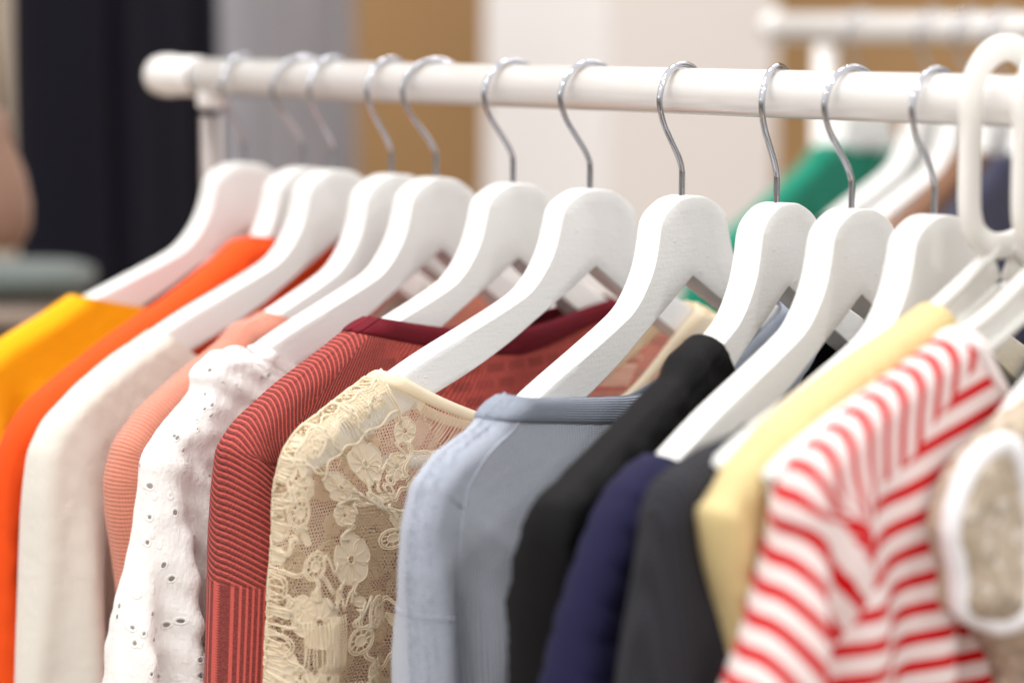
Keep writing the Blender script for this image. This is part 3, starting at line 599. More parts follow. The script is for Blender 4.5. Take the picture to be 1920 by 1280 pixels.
def eyelet():
    s = NT('white_eyelet_cotton'); v, a, b = s.uv(); o = s.obj()
    wv = s.mapping(v, (1 / 6.8, 1 / 8.6, 1)); V1 = s.vor(wv, 1.0, 'F1', 0.75)
    dist = V1.outputs['Distance']
    hole = s.math('LESS_THAN', dist, 0.17)
    rim = s.math('SUBTRACT', s.ramp(dist, 0.17, 0.22), s.ramp(dist, 0.28, 0.36))
    s2 = s.vor(s.mapping(v, (1 / 4.5, 1 / 4.5, 1)), 1.0, 'F1', 1.0).outputs['Distance']
    emb = s.ramp(s2, 0.35, 0.15)
    s.set(Base_Color=lin(255, 255, 253), Roughness=0.8, Sheen_Weight=0.2, Specular_IOR_Level=0.15, Alpha=s.math('SUBTRACT', 1.0, hole), Subsurface_Weight=0.0)
    n = s.bump(s.noise(s.mapping(o, (1, 1, 0.45)), 130, 5, 0.6), 0.0019, 1, s.bump(rim, 0.00022, 1, s.bump(emb, 0.0002, 0.5)))
    s.l(n, s.b.inputs['Normal']); s.translucent(0.15, lin(255, 253, 250)); return s.m
M = eyelet()
build_garment('eyelet_blouse', 'eyelet', 0.20729, -6, 'crumpled white blouse pierced with small eyelet holes', 'blouse', (M, M), d=20, folds=(5.5, 27, 9), wrinkle=1.3, crease=0.35, roll=4, front=190, back=195)

def red_knit(kind):
    s = NT('red_striped_knit_' + kind); v, a, b = s.uv(); f_, fu, fv = s.uv('flat'); o = s.obj()
    CORAL, DARK = lin(192, 76, 72), lin(92, 6, 26)
    wob = s.math('MULTIPLY', s.noise(o, 22, 2), 2.0)
    if kind == 'sleeve': co = s.math('ADD', s.math('ADD', b, s.math('MULTIPLY', a, -0.5)), wob)
    else: co = s.math('ADD', s.math('ADD', b, s.math('MULTIPLY', a, -1.2)), wob)
    w = s.math('SINE', s.math('MULTIPLY', co, 2 * math.pi / 3.45))
    st = s.math('SINE', s.math('MULTIPLY', s.math('ADD', a, s.math('MULTIPLY', b, 0.3)), 2 * math.pi / 1.3))
    w2 = s.math('ADD', w, s.math('MULTIPLY', st, 0.28))
    f = s.ramp(w2, -0.65, -0.2)
    c = s.mix(f, CORAL, DARK)
    h = w
    # block pattern knitted into the front panel and the cuff part of the sleeve
    bw = s.math('SINE', s.math('MULTIPLY', fu, 2 * math.pi / 2.0))
    br = s.n('ShaderNodeTexBrick'); s.l(f_, br.inputs['Vector'])
    br.inputs['Scale'].default_value = 1.0; br.inputs['Brick Width'].default_value = 17; br.inputs['Row Height'].default_value = 9
    br.inputs['Mortar Size'].default_value = 2.2; br.inputs['Mortar Smooth'].default_value = 0.2; br.offset = 0.5
    br.inputs['Color1'].default_value = (1, 1, 1, 1); br.inputs['Color2'].default_value = (0.1, 0.1, 0.1, 1); br.inputs['Mortar'].default_value = (0, 0, 0, 1)
    br.inputs['Bias'].default_value = 0.0
    vb = s.n('ShaderNodeSeparateColor'); s.l(br.outputs['Color'], vb.inputs[0])
    dk = s.math('MULTIPLY', vb.outputs[0], 0.75)
    cb = s.mix(dk, CORAL, DARK)
    cb = s.mix(s.math('MULTIPLY', s.math('MULTIPLY_ADD', bw, 0.5, 0.5), 0.45), cb, DARK)
    if kind == 'body': m = s.ramp(fu, -128, -112)
    else: m = s.ramp(b, 196, 199)
    if kind == 'sleeve':
        vr = s.ramp(s.math('ADD', s.math('SINE', s.math('MULTIPLY', a, 2 * math.pi / 3.0)), s.math('MULTIPLY', s.math('SINE', s.math('MULTIPLY', b, 2 * math.pi / 1.4)), 0.25)), -0.6, -0.1)
        blk = s.math('GREATER_THAN', s.math('SINE', s.math('MULTIPLY', b, 2 * math.pi / 11)), 0.1)
        msk = s.math('MULTIPLY', blk, s.ramp(a, 38, 41))
        cb = s.mix(s.math('MAXIMUM', vr, s.math('MULTIPLY', msk, 0.6)), CORAL, DARK)
        h = s.math('MULTIPLY', w, s.math('SUBTRACT', 1.0, m))
    c = s.mix(m, c, cb)
    c = s.mix(s.math('MULTIPLY', s.noise(o, 900, 2), 0.3), c, lin(240, 150, 130))
    s.set(Base_Color=c, Roughness=0.9, Sheen_Weight=0.04, Specular_IOR_Level=0.1)
    s.l(s.bump(s.noise(o, 500, 3), 0.0003, 1, s.bump(h, 0.0004, 1)), s.b.inputs['Normal']); return s.m
MR = red_knit('body'); MRS = red_knit('sleeve')
MBAND = rib('maroon_rib', lin(128, 18, 38), lin(74, 6, 20), sheen=0.05, period=1.2, axis=0, depth=0.0003, heather=0.08)
build_garment('striped_knit_top', 'red', 0.13729, -4, 'coral and maroon finely striped knit top with plain maroon neckband', 'knit top', (MR, MRS, MBAND), d=27, band=17, folds=(3.5, 46, 14), crease=0.5, seam=(6, 27, 120), recess=0.3, sig=7.0, kpow=1.0, roll=4, front=137, back=141)

# ---- lace
def net():
    s = NT('lace_net'); v, a, b = s.uv(); o = s.obj()
    e_ = s.hexnet(v, 2.0)
    thr = s.math('MULTIPLY_ADD', s.ramp(s.noise(s.mapping(v, (1 / 24., 1 / 24., 1)), 1.0, 2), 0.70, 0.74), 0.5, 0.085)
    # open windows over the hanger arm, crossed only by loose threads
    win = s.math('MULTIPLY', s.math('MULTIPLY', s.ramp(b, 13, 15), s.ramp(b, 78, 75)), s.math('MULTIPLY', s.ramp(a, 3, 5), s.ramp(a, 27, 25)))
    thr = s.math('ADD', thr, s.math('MULTIPLY', s.ramp(a, -8, -14), 0.14))
    al = s.math('MULTIPLY', s.math('LESS_THAN', e_, thr), s.math('LESS_THAN', win, 0.5))
    s.set(Base_Color=s.mix(s.noise(o, 40, 2), lin(255, 243, 222), lin(252, 234, 208)), Roughness=0.8, Specular_IOR_Level=0.2, Alpha=al)
    s.l(s.bump(e_, 0.0002), s.b.inputs['Normal']); s.translucent(0.6, lin(255, 240, 214)); return s.m
def lace_solid():
    s = NT('lace_thread'); o = s.obj(); v, a, b = s.uv()
    wv = s.n('ShaderNodeTexWave'); wv.inputs['Scale'].default_value = 0.42; wv.inputs['Distortion'].default_value = 2.5; wv.inputs['Detail'].default_value = 2; s.l(s.mapping(v, (1, 1, 1), (0, 0, 0.5)), wv.inputs['Vector'])
    s.set(Base_Color=s.mix(s.noise(o, 200, 3), lin(255, 247, 230), lin(250, 238, 214)), Roughness=0.75, Sheen_Weight=0.2, Specular_IOR_Level=0.25)
    s.l(s.bump(wv.outputs[1], 0.00012, 1), s.b.inputs['Normal']); s.translucent(0.45, lin(255, 244, 220)); return s.m
M_NET = net(); M_LACE = lace_solid()
lace_root, LG, lp = build_garment('lace_top', 'lace', 0.07212, 0, 'sheer cream lace top with embroidered flowers showing the hanger arm inside', 'lace top', (M_NET, M_NET, M_LACE), d=24, band=7, folds=(2.2, 40, 21), crease=0.3, seam=(8, 60, 140), names=('body', 'sleeve', 'neck_binding'), roll=3, front=182, back=186)

def lace_embroidery(g, side, mirror, seed, amax=125, bmax=430):
    rnd = random.Random(seed)
    # surface distance from the ridge -> plan distance x
    xs = np.linspace(0, 200, 800); sl = xs + 0.55 * g.r * (1 - np.exp(-xs / (g.r * 0.45)))
    def pos(pts, lift):
        pts = np.asarray(pts, float); a = pts[:, 0]; b = pts[:, 1]
        aa = np.abs(a); x = np.interp(aa, sl, xs)
        bb = np.clip(b, 0.5, g.L - 0.5); i = np.interp(bb, g.arc, np.arange(len(g.arc)))
        i0 = np.clip(i.astype(int), 0, len(g.arc) - 2); fr = (i - i0)[:, None]
        p = g.P[i0] * (1 - fr) + g.P[i0 + 1] * fr; nn = SN[i0] * (1 - fr) + SN[i0 + 1] * fr
        X = p + nn * x[:, None]
        sd = np.where(a < 0, -side, side)
        w = np.empty(len(X))
        for s_ in (1, -1):
            m = sd == s_
            if m.any():
                w[m] = g.W(X[m], s_, lift * 0.8)[0]
        X = X - nn * (lift * np.clip(1 - x / 6, 0, 1))[:, None]
        if g.mirror: X = X * [-1, 1]
        return np.stack([X[:, 0] * MM, -w * MM, -X[:, 1] * MM], 1)
    # smooth normals so motifs stay regular round the shoulder
    SN = g.Nin.copy(); k = np.ones(31) / 31
    for c in (0, 1): SN[:, c] = np.convolve(np.pad(SN[:, c], 15, mode='edge'), k, 'valid')
    V, Fc, UV = [], [], []
    def add(v, f, uv=None):
        b = len(V); V.extend([tuple(q) for q in v]); Fc.extend([tuple(i + b for i in q) for q in f]); UV.extend(uv if uv is not None else [(0, 0)] * len(v))
    def cord(pts, r=0.42, closed=False, lift=1.0):
        P3 = pos(pts, lift)
        v, f = tube(P3, r * MM, 5, closed=closed, caps=not closed); add(v, f, [tuple(pts[min(i // 5, len(pts) - 1)]) for i in range(len(v))])
    def fill(center, pts, lift=0.2):
        n = len(pts); c = np.array(center); pts = np.array(pts)
        rings = [pts, c + (pts - c) * .66, c + (pts - c) * .33]
        allp = np.concatenate(rings + [c[None]]); P3 = pos(allp, lift)
        fs = []
        for r_ in range(2):
            for q in range(n): fs.append((r_ * n + q, r_ * n + (q + 1) % n, (r_ + 1) * n + (q + 1) % n, (r_ + 1) * n + q))
        for q in range(n): fs.append((2 * n + q, 2 * n + (q + 1) % n, 3 * n))
        add(P3, fs, [tuple(p) for p in allp])
    def petal(c, ang, r0, r1, wd, filled=True, wav=.06):
        pts = []
        m = 22
        for q in range(m):
            t = 2 * math.pi * q / m
            rr = 1 + wav * math.sin(5 * t + ang * 3)
            x = (r0 + r1) / 2 + (r1 - r0) / 2 * math.cos(t) * rr; y = wd * math.sin(t) * rr * (1 + .35 * math.cos(t))
            pts.append((c[0] + x * math.cos(ang) - y * math.sin(ang), c[1] + x * math.sin(ang) + y * math.cos(ang)))
        if filled: fill(np.mean(pts, 0), pts)
        cord(pts, .32, True, .55)
        # a vein
        a0 = (c[0] + r0 * math.cos(ang), c[1] + r0 * math.sin(ang)); a1 = (c[0] + r1 * .8 * math.cos(ang), c[1] + r1 * .8 * math.sin(ang))
        cord([tuple(np.array(a0) * (1 - t) + np.array(a1) * t) for t in np.linspace(0, 1, 6)], .25, False, 1.0)
    placed = []
    def free(c, r):
        if not (-14 < c[0] < amax and 4 < c[1] < bmax): return False
        if 10 < c[1] < 80 and 2 - r * .8 < c[0] < 28 + r * .8: return False
        return all((c[0] - p[0]) ** 2 + (c[1] - p[1]) ** 2 > (r + p[2]) ** 2 for p in placed)
    def scatter(n, r, fn, tries=900):
        k = 0
        for _ in range(tries):
            c = (rnd.uniform(-14, amax), rnd.uniform(4, bmax))
            if free(c, r): fn(c, r); placed.append((c[0], c[1], r * .93)); k += 1
            if k >= n: break
    def flower(c, r):
        n = rnd.choice((5, 5, 6)); a0 = rnd.uniform(0, 6.3)
        for q in range(n):
            petal(c, a0 + q * 2 * math.pi / n + rnd.uniform(-.08, .08), r * .17, r * rnd.uniform(.92, 1.05), r * 2.5 / n * rnd.uniform(.85, 1.05))
        ring(c, r * .17, 0)
    def ring(c, r, fillit=0, e=1.0, ang=0.0):
        pts = [(c[0] + r * math.cos(t) * math.cos(ang) - r * e * math.sin(t) * math.sin(ang), c[1] + r * math.cos(t) * math.sin(ang) + r * e * math.sin(t) * math.cos(ang)) for t in np.linspace(0, 2 * math.pi, 22)[:-1]]
        if fillit: fill(c, pts)
        cord(pts, .42, True, 1.2); return pts
    def wheel(c, r):
        an = rnd.uniform(0, 3)
        for k_ in (1.0, .82): ring(c, r * k_, 0, .75, an)
        ring(c, r * .38, 1, .8, an)
        for q in range(9):
            t = q * 2 * math.pi / 9
            p = lambda rr: (c[0] + rr * math.cos(t) * math.cos(an) - rr * .75 * math.sin(t) * math.sin(an), c[1] + rr * math.cos(t) * math.sin(an) + rr * .75 * math.sin(t) * math.cos(an))
            cord([p(r * .38), p(r * .6), p(r * .85)], .4, False, 1.0)
    def leaf(c, r):
        an = rnd.uniform(0, 6.3); petal((c[0] - r * math.cos(an), c[1] - r * math.sin(an)), an, 0, 2 * r, r * .48, True, .03)
    def leaf_at(c, r, an): petal((c[0] - r * math.cos(an), c[1] - r * math.sin(an)), an, 0, 2 * r, r * .5, True, .03)
    def small(c, r):
        a0 = rnd.uniform(0, 6.3)
        for q in range(5): petal(c, a0 + q * 1.2566, r * .2, r, r * .5)
    scatter(13, 13.5, flower); scatter(24, 8.5, wheel); scatter(40, 7.2, small); scatter(90, 4.9, leaf, 2500); 
    # wavy vines joining neighbouring motifs
    pl = list(placed)
    for p in pl:
        qs = sorted(pl, key=lambda q: (q[0] - p[0]) ** 2 + (q[1] - p[1]) ** 2)[1:4]
        for q in qs[:3]:
            if (q[0], q[1]) < (p[0], p[1]) and rnd.random() < .4: continue
            A = np.array(p[:2]); B = np.array(q[:2]); d_ = B - A; L_ = np.hypot(*d_)
            if L_ > 42: continue
            nn = np.array([-d_[1], d_[0]]) / L_; am = rnd.uniform(-5, 5)
            s0, s1 = p[2] / L_ * .8, 1 - q[2] / L_ * .8
            pts = [tuple(A + d_ * t + nn * am * math.sin((t - s0) / max(.05, s1 - s0) * math.pi * 2)) for t in np.linspace(s0, s1, 12)]
            cord(pts, .55, False, 1.0)
            cord([(x + nn[0] * 1.6, y + nn[1] * 1.6) for x, y in pts], .4, False, .9)
    # ladders of loose parallel threads
    for b0, b1 in ((14, 33), (36, 54), (57, 76)):
        nth = int((b1 - b0) / 1.75)
        for q in range(nth + 1):
            bb = b0 + q * (b1 - b0) / nth; fan = (bb - (b0 + b1) / 2) * .25
            cord([(2 + 25 * t, bb + fan * t + .5 * math.sin(4 * t + q)) for t in np.linspace(0, 1, 9)], .33, False, 1.0)
        cord([(x_, b1 + 1.6 + 1.2 * math.sin(x_ * .4)) for x_ in np.linspace(-8, 30, 16)], .7, False, 1.2)
        cord([(x_, b1 + .2 + 1.0 * math.sin(x_ * .5 + 1)) for x_ in np.linspace(-8, 30, 16)], .5, False, 1.2)
    cord([(26.5 + 1.5 * math.sin(b_ * .35), b_) for b_ in np.linspace(8, 82, 40)], .7, False, 1.2)
    cord([(1.5 + 1.0 * math.sin(b_ * .5), b_) for b_ in np.linspace(8, 82, 40)], .6, False, 1.2)
    for q in range(9): leaf_at((-4.5, 8 + q * 8.4), 4.6, 1.57 + (.5 if q % 2 else -.5))
    for _ in range(5):
        c = (rnd.uniform(10, 60), rnd.uniform(110, 330)); m = rnd.randint(7, 11); ln = rnd.uniform(16, 28)
        for q in range(m):
            x = c[0] + (q - m / 2) * 1.9; j = rnd.uniform(-.8, .8)
            cord([(x + j * t + .7 * math.sin(3 * t + q), c[1] + ln * t) for t in np.linspace(0, 1, 7)], .36, False, 1.2)
    return V, Fc, UV
allV, allF, allU = [], [], []
for side, mir, seed in ((1, False, 5), (-1, False, 8), (1, True, 12)):
    v, f, u = lace_embroidery(LG.right if mir else LG, side, mir, seed, amax=150 if side > 0 else 120)
    b = len(allV); allV += v; allF += [tuple(i + b for i in q) for q in f]; allU += u
new_mesh('floral_embroidery', allV, allF, M_LACE, lace_root, uvs={'surf': allU})

# ---- blue grey sweater
MG = rib('grey_wool_body', uvn='flat', col=lin(184, 190, 203), dark=lin(136, 143, 158), period=1.7, axis=0, depth=0.00035, heather=0.6, contrast=0.5)
MGS = rib('grey_wool_sleeve', lin(170, 176, 190), lin(134, 141, 156), period=1.7, axis=1, depth=0.00016, heather=0.6, contrast=0.3)
MGB = rib('grey_wool_band', lin(158, 167, 184), lin(108, 117, 134), period=1.5, axis=1, depth=0.00045, heather=0.4, contrast=0.4)
grey_root, GG, gp = build_garment('wool_sweater', 'grey', 0.0, -5, 'soft blue grey fine knit sweater with raised shoulder seam, in sharp focus', 'sweater', (MG, MGS, MGB), d=25, band=18, folds=(4.5, 50, 17), crease=0.5, seam=(12, 26, 115), recess=0.12, sig=7.0, kpow=.8, r=30, roll=-1, front=155, back=168)
# raised seam cord along the join of sleeve and body, and a few stray fibres
def seam_pts(g, n0=12, n1=None, lift=.5):
    n1 = n1 or len(g.arc) - 2
    idx = np.arange(n0, n1); X = g.P[idx] + g.Nin[idx] * 0
    F_, xf, af = g.half(1, 18, 26)
    q = F_[idx, 18]
    return [L3(a, b, c + lift) for a, b, c in q]
new_mesh('shoulder_seam', *tube(seam_pts(GG, 6, 100, -.3), .8 * MM, 8), MGS, grey_root)
def across(g, arc0, side=1):
    F2, x2, a2 = g.half(side, 18, 26); r_ = int(np.argmin(np.abs(g.arc - arc0)))
    return [L3(F2[r_, j, 0], F2[r_, j, 1], F2[r_, j, 2] + .2 * side) for j in range(0, 18)]
new_mesh('sleeve_seam', *tube(list(reversed(across(GG, 138, -1)))[:-1] + across(GG, 138), .45 * MM, 6), MGS, grey_root)
rnd = random.Random(3)
fuzz = []
F_, xf, af = GG.half(1, 18, 26); Bk_, _, _ = GG.half(-1, 18, 26)
for _ in range(2600):
    i = rnd.randint(0, 110); j = rnd.choice((0, 0, 1, 2, 4, 6, rnd.randint(0, 30)))
    p = Vector(L3(*F_[i, j])); d = Vector((rnd.gauss(-.5, 1), rnd.gauss(-.6, 1), rnd.gauss(.5, 1))).normalized(); l = rnd.uniform(1.0, 3.0) * MM
    e2 = Vector((rnd.gauss(0, 1), rnd.gauss(0, 1), rnd.gauss(0, 1))) * 0.0006
    fuzz.append(tube([p - d * .0005, p + d * l * .5 + e2, p + d * l], [.06 * MM, .05 * MM, .03 * MM], 3, caps=False))
new_mesh('wool_fuzz', *join(*fuzz), MGS, grey_root)

MB_ = cloth('black_jersey', lin(15, 14, 16), sheen=0.0, vary=0.2, rough=0.7)
build_garment('black_top', 'black', -0.06886, -11, 'plain black top with folded shoulder beside the blue grey sweater', 'top', (MB_, MB_), d=22, wrinkle=1.3, folds=(4.5, 44, 23), crease=.5, roll=-0.5, front=195, back=196)
MN = cloth('navy_cotton', lin(31, 30, 60), sheen=0.02, vary=0.15)
build_garment('navy_pullover', 'navy', -0.11940, -7, 'deep navy violet garment with soft horizontal ridges, blurred', 'top', (MN, MN), d=20, folds=(3, 44, 27), ridge=(1.9, 17.0), roll=1, front=205, back=206)
MC = rib('charcoal_wool', uvn='flat', col=lin(52, 52, 57), dark=lin(26, 26, 30), period=3.4, axis=0, sheen=0.03, depth=0.0006, heather=0.7, contrast=0.7)
build_garment('charcoal_sweater', 'charcoal', -0.17223, -5, 'charcoal grey woollen garment between the navy and pale yellow ones', 'sweater', (MC, MC), d=24, folds=(3.5, 48, 31), roll=3, front=195, back=196)
ML_ = cloth('lemon_cotton', lin(236, 214, 158), trans=0.2, sheen=0.15, vary=0.15)
S12, S13, S14 = -0.2130, -0.2435, -0.2770
build_garment('lemon_tee', 'lemon', S12, 0, 'pale lemon yellow short sleeved top with flaring cap sleeve', 'top', (ML_, ML_), d=17, r=20, wrinkle=1.2, folds=(5, 36, 37), crease=0.75, seam=(8, 40, 160), roll=0, front=150, back=160)
def tee(kind):
    s = NT('red_white_stripe_' + kind); v, a, b = s.uv(); f_, fu, fv = s.uv('flat'); o = s.obj()
    if kind == 'body': co = s.math('ADD', s.math('MULTIPLY', fu, 0.22), fv)
    else: co = s.math('ADD', s.math('MULTIPLY', b, 0.95), s.math('MULTIPLY', a, -0.38))
    w = s.math('SINE', s.math('MULTIPLY', s.math('ADD', co, s.math('MULTIPLY', s.noise(o, 14, 2), 1.2)), 2 * math.pi / 13.0))
    f = s.ramp(w, 0.16, 0.28)
    s.set(Base_Color=s.mix(f, lin(232, 216, 214), lin(200, 8, 18)), Roughness=0.85, Sheen_Weight=0.1, Specular_IOR_Level=0.15)
    s.l(s.bump(s.noise(o, 900, 2), 0.0002), s.b.inputs['Normal']); return s.m
MT, MTS = tee('body'), tee('sleeve'); MTB = cloth('white_rib', lin(240, 228, 228))
build_garment('striped_tee', 'striped', S13, 0, 'red and white striped jersey top, blurred at the front right', 'top', (MT, MTS, MTB), d=22, folds=(3, 40, 41), band=7, crease=0.3, seam=(12, 40, 110), names=('body', 'sleeve', 'collar'), roll=0, front=165, back=165)
MBG = cloth('beige_boucle', lin(196, 180, 160), sheen=0.1, vary=0.5, fuzz=2.0, speckle=0.55); MWT = cloth('white_trim', lin(238, 237, 241))
b_root, BG, bp = build_garment('beige_vest', 'beige', S14, 0, 'speckled beige sleeveless top with white trimmed armhole at the right edge', 'vest', (MBG, MBG, MWT), sleeves=False, d=26, folds=(4, 46, 43), crease=0.1, roll=0, front=165, back=165, sym=True, cx=0.0)
# ================= plastic hangers at the near end =================
def ribbon(path, wd, th):
    """flat moulded strip in the hanger's plane: path (u, v) mm, wd across, th thick"""
    P, _ = resample(path, max(20, len(path) * 8)); T = np.gradient(P, axis=0); T /= np.linalg.norm(T, axis=1)[:, None]; N = np.stack([-T[:, 1], T[:, 0]], 1)
    secs = []
    h, t, c = wd / 2, th / 2, min(wd, th) * .22
    for p, n in zip(P, N):
        secs.append([L3(p[0] + n[0] * a, p[1] + n[1] * a, w) for a, w in ((-h + c, -t), (h - c, -t), (h, -t + c), (h, t - c), (h - c, t), (-h + c, t), (-h, t - c), (-h, -t + c))])
    return secs
def strip(path, wd, th, closed=False):
    secs = ribbon(path, wd, th); v, f = loft(secs, caps=not closed)
    if closed:
        n = 8; m = len(secs)
        f += [((m - 1) * n + k, (m - 1) * n + (k + 1) % n, (k + 1) % n, k) for k in range(n)]
    return v, f
def plastic_hanger(s, label, span=1.0):
    h = thing('plastic_hanger', label, 'hanger', on_rail(s), BASE_RZ, 'white plastic hangers at the near end of the rail')
    cx = 0.0
    loop = [(cx + 27 * math.cos(a), 2 - 27 * math.sin(a)) for a in np.linspace(0, math.pi, 13)] + [(-26, 14), (-26, 40), (-24.5, 54), (-19, 63), (-8, 68), (8, 68), (19, 63), (24.5, 54), (26, 40), (26, 14)]
    hv, hf = strip(loop + [loop[0]], 12.5, 6.0)
    new_mesh('hook_loop', hv, hf, M_PLASTIC, h)
    sh = []
    k_ = span
    for sg in (-1, 1):
        up = [(sg * 4, 69), (sg * 30, 84.5), (sg * 60, 99), (sg * 110, 116), (sg * 150, 130), (sg * 180, 143), (sg * 196, 152)]
        up = [(x * k_, y) for x, y in up]
        lo = [(sg * 4, 88), (sg * 30, 101), (sg * 60, 114), (sg * 110, 131), (sg * 150, 144), (sg * 180, 154), (sg * 193, 160)]
        lo = [(x * k_, y) for x, y in lo]
        sh += [strip(up, 5.5, 7), strip(lo, 4.5, 7)]
        mid = [((a[0] + b[0]) / 2, (a[1] + b[1]) / 2) for a, b in zip(up, lo)]
        sh.append(strip(mid, 13, 2.2))
    sh.append(strip([(-190 * k_, 162), (-100 * k_, 166), (100 * k_, 166), (190 * k_, 162)], 6, 6))
    new_mesh('shoulder_frame', *join(*sh), M_PLASTIC, h)
    return h
plastic_hanger(S12, 'white plastic hanger with closed loop hook holding the lemon top')
plastic_hanger(S13, 'white plastic hanger inside the red striped top')
plastic_hanger(S14, 'white plastic hanger inside the beige vest, at the right photo edge', 0.5)

# white armhole trim of the beige vest
def trim():
    path = []
    for t_ in np.linspace(0, 2 * math.pi, 61)[:-1]:
        X = np.array([-112 + 27 * math.cos(t_), 180 + 47 * math.sin(t_)])
        x, i = BG.near(X[None]); i = int(i[0]); inside = float((X - BG.P[i]) @ BG.Nin[i])
        if inside < 2: X = BG.P[i] + BG.Nin[i] * 2
        w = float(BG.W(X[None], 1)[0][0]) if t_ < 1.5 or t_ > 4.8 else float(sweep(np.array(X[0]))) + 4
        path.append((X[0], X[1], w))
    path = np.array(path)
    for _ in range(4): path = (np.roll(path, 1, 0) + 2 * path + np.roll(path, -1, 0)) / 4
    return tube([L3(*p) for p in path], [4.9 * MM * (1 + .05 * math.sin(2.1 * k)) for k in range(len(path))], 12, closed=True)
new_mesh('armhole_trim', *trim(), MWT, b_root)

# ================= second rack behind =================
R2 = px_at(1464, 52, 2.12)
rack2 = thing('clothes_rack', 'second white clothes rack, strongly blurred, in the upper right background', 'clothes rack', R2)
new_mesh('rail', *lathe([(RD * s, 12.5 * MM) for s in (0.0, -0.5, -1.3)], 24), M_RAIL, rack2)
new_mesh('end_cap', *lathe([(RD * s, r * MM) for s, r in ((0.001, 13), (0.008, 14), (0.016, 12), (0.02, 5))], 24), M_RAIL, rack2)
new_mesh('post', *lathe([(RD * -0.052 + Vector((0, 0, -z)), 11 * MM) for z in (0.014, 0.7, 1.45)], 24), M_RAIL, rack2)
def s2_for(x):
    lo, hi = -1.2, 0.2
    for _ in range(50):
        m = (lo + hi) / 2; p = R2 + RD * m - Vector((0, 0, CAM_H)); X = 960 + F_PX * p.x / p.dot(FW)
        if X > x: lo = m
        else: hi = m
    return lo
GENERIC = [(-130, 147), (-165, 158), (-196, 172), (-216, 190), (-228, 215), (-236, 260), (-242, 320), (-250, 400), (-258, 620)]
HIGH = [(-44, 96), (-60, 99), (-74, 110), (-110, 130), (-150, 151), (-190, 170), (-214, 188), (-228, 212), (-238, 260), (-246, 340), (-256, 620)]
rows2 = [
    (1618, HIGH, lin(0, 126, 100), 'green_top', 'emerald green top, blurred, hanging on the rear rack', 'top', 'white wooden hanger inside the blurred green top'),
    (1752, GENERIC, lin(56, 56, 62), 'dark_top', 'dark grey top, blurred, just right of the green one', 'top', 'white wooden hanger whose blurred arm slants beside the green top'),
    (1822, GENERIC, lin(222, 190, 165), 'peach_top', 'pale peach top, blurred, on the rear rack', 'top', 'white wooden hanger of the blurred peach top'),
    (1885, HIGH, lin(120, 84, 62), 'brown_top', 'brown top, blurred, seen behind the plastic hanger loop', 'top', 'white wooden hanger of the blurred brown top'),
    (1960, HIGH, lin(44, 44, 66), 'indigo_top', 'dark indigo top, blurred, at the far right of the rear rack', 'top', 'white wooden hanger of the blurred indigo top'),
]
for x, prof, col, nm, lab, cat, hl in rows2:
    s = s2_for(x); h = copy_tree(hanger0); loc = R2 + RD * s
    put_hanger(h, loc, 0, 0, 5, hl, 'blurred white hangers on the rear rack')
    m = cloth(nm + '_cloth', col, vary=0.2)
    build_garment(nm, prof, 0, 0, lab, cat, (m, m), d=20, loc=loc, folds=(4, 40, int(x) % 50), front=150 if prof is GENERIC else 104, back=None if prof is GENERIC else 100)

# ================= long garments hanging far left =================
def long_garment(nm, x, depth, top_y, width, yaw, col, label, cat, d=40, hem=1200, vary=0.2):
    loc = px_at(x, top_y, depth)
    w = width
    prof = [(-w * .3, 20), (-w * .55, 32), (-w * .85, 50), (-w, 78), (-w * 1.04, 130), (-w * 1.05, 260), (-w * 1.07, 600), (-w * 1.1, hem)]
    m = cloth(nm + '_cloth', col, vary=vary, sheen=0.0, fuzz=0.0)
    return build_garment(nm, prof, 0, yaw, label, cat, (m, m), d=d, r=d * 1.2, loc=loc, folds=(1.2, 90, int(x) % 40 + 2), front=60, back=30, sym=True, cx=0.0, cap=60, sleeves=True, seam=(20, 60, 150))
long_garment('navy_coat', 200, 2.25, -520, 123, -22, lin(17, 16, 27), 'long dark navy coat, blurred, behind the rounded rail end', 'coat', d=54, hem=560)
long_garment('grey_coat', 500, 2.9, -440, 142, -20, lin(150, 148, 154), 'long pale grey garment, blurred, behind the left hanger hooks', 'coat', d=40, hem=900)
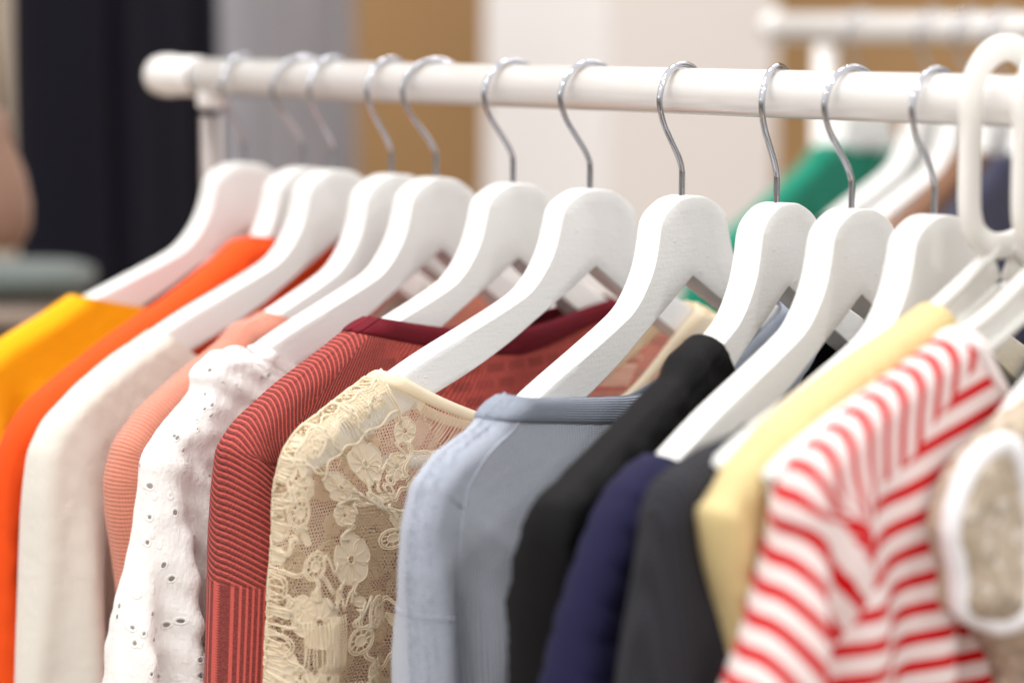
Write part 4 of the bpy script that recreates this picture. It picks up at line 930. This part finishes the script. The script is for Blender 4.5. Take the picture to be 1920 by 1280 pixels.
long_garment('taupe_coat', -60, 2.5, -480, 120, -20, lin(196, 182, 166), 'taupe garment, blurred, at the upper left edge', 'coat', d=40, hem=900)

# soft pouch and a pile of folded clothes at the left edge
pb = thing('cloth_bag', 'pinkish tan cloth bag, very blurred, at the left photo edge beside the navy coat', 'bag', px_at(2, 205, 1.80))
bagv, bagf = lathe([(Vector((0, 0, -z * MM)), r * MM) for z, r in ((0, 2), (4, 5), (20, 7), (32, 11), (48, 17), (70, 21), (88, 20), (100, 14), (104, 4))], 28)
new_mesh('pouch', [(x * 1.0, y * .8, z) for x, y, z in bagv], bagf, cloth('tan_cloth', lin(134, 106, 92)), pb)
new_mesh('strap', *tube([(0, 0, 0), (-.004, 0, .06), (-.002, 0, .16)], 3 * MM, 8), cloth('strap_cloth', lin(120, 96, 70)), pb)
pl = px_at(30, 520, 2.05)
def slab(cx, cz, w, d_, h):
    secs = []
    for k in range(9):
        x = -w / 2 + w * k / 8; e_ = 1 - 0.35 * abs(k / 4 - 1) ** 4
        secs.append([(cx + x, d_ / 2 * math.cos(a) * e_, cz + h / 2 * (abs(math.sin(a)) ** .7) * math.copysign(1, math.sin(a)) * e_) for a in np.linspace(0, 2 * math.pi, 17)[:-1]])
    return loft(secs)
for k, (col, lab) in enumerate(((lin(84, 92, 90), 'folded grey green cloth, blurred, topmost of the pile under the navy coat'), (lin(150, 136, 126), 'folded taupe cloth, blurred, second in the pile under the navy coat'), (lin(96, 86, 82), 'folded brown grey cloth, blurred, third in the pile under the navy coat'), (lin(130, 124, 120), 'folded pale grey cloth, blurred, lowest of the pile under the navy coat'))):
    o = new_mesh('folded_cloth', *slab(0, 0, 0.12, .14, .028), cloth('folded_cloth_%s' % 'abcd'[k], col)); o.location = (pl.x - .01 * k, pl.y, pl.z - .027 * k)
    tag(o, lab, 'folded cloth', 'folded clothes piled at the left edge')
st = new_mesh('display_stand', *box(pl.x - .10, pl.x + .07, pl.y - .12, pl.y + .12, 0, pl.z - .027 * 3 - .014), M_RAIL, smooth=False)
tag(st, 'white display stand carrying the pile of folded clothes behind the yellow top', 'stand')
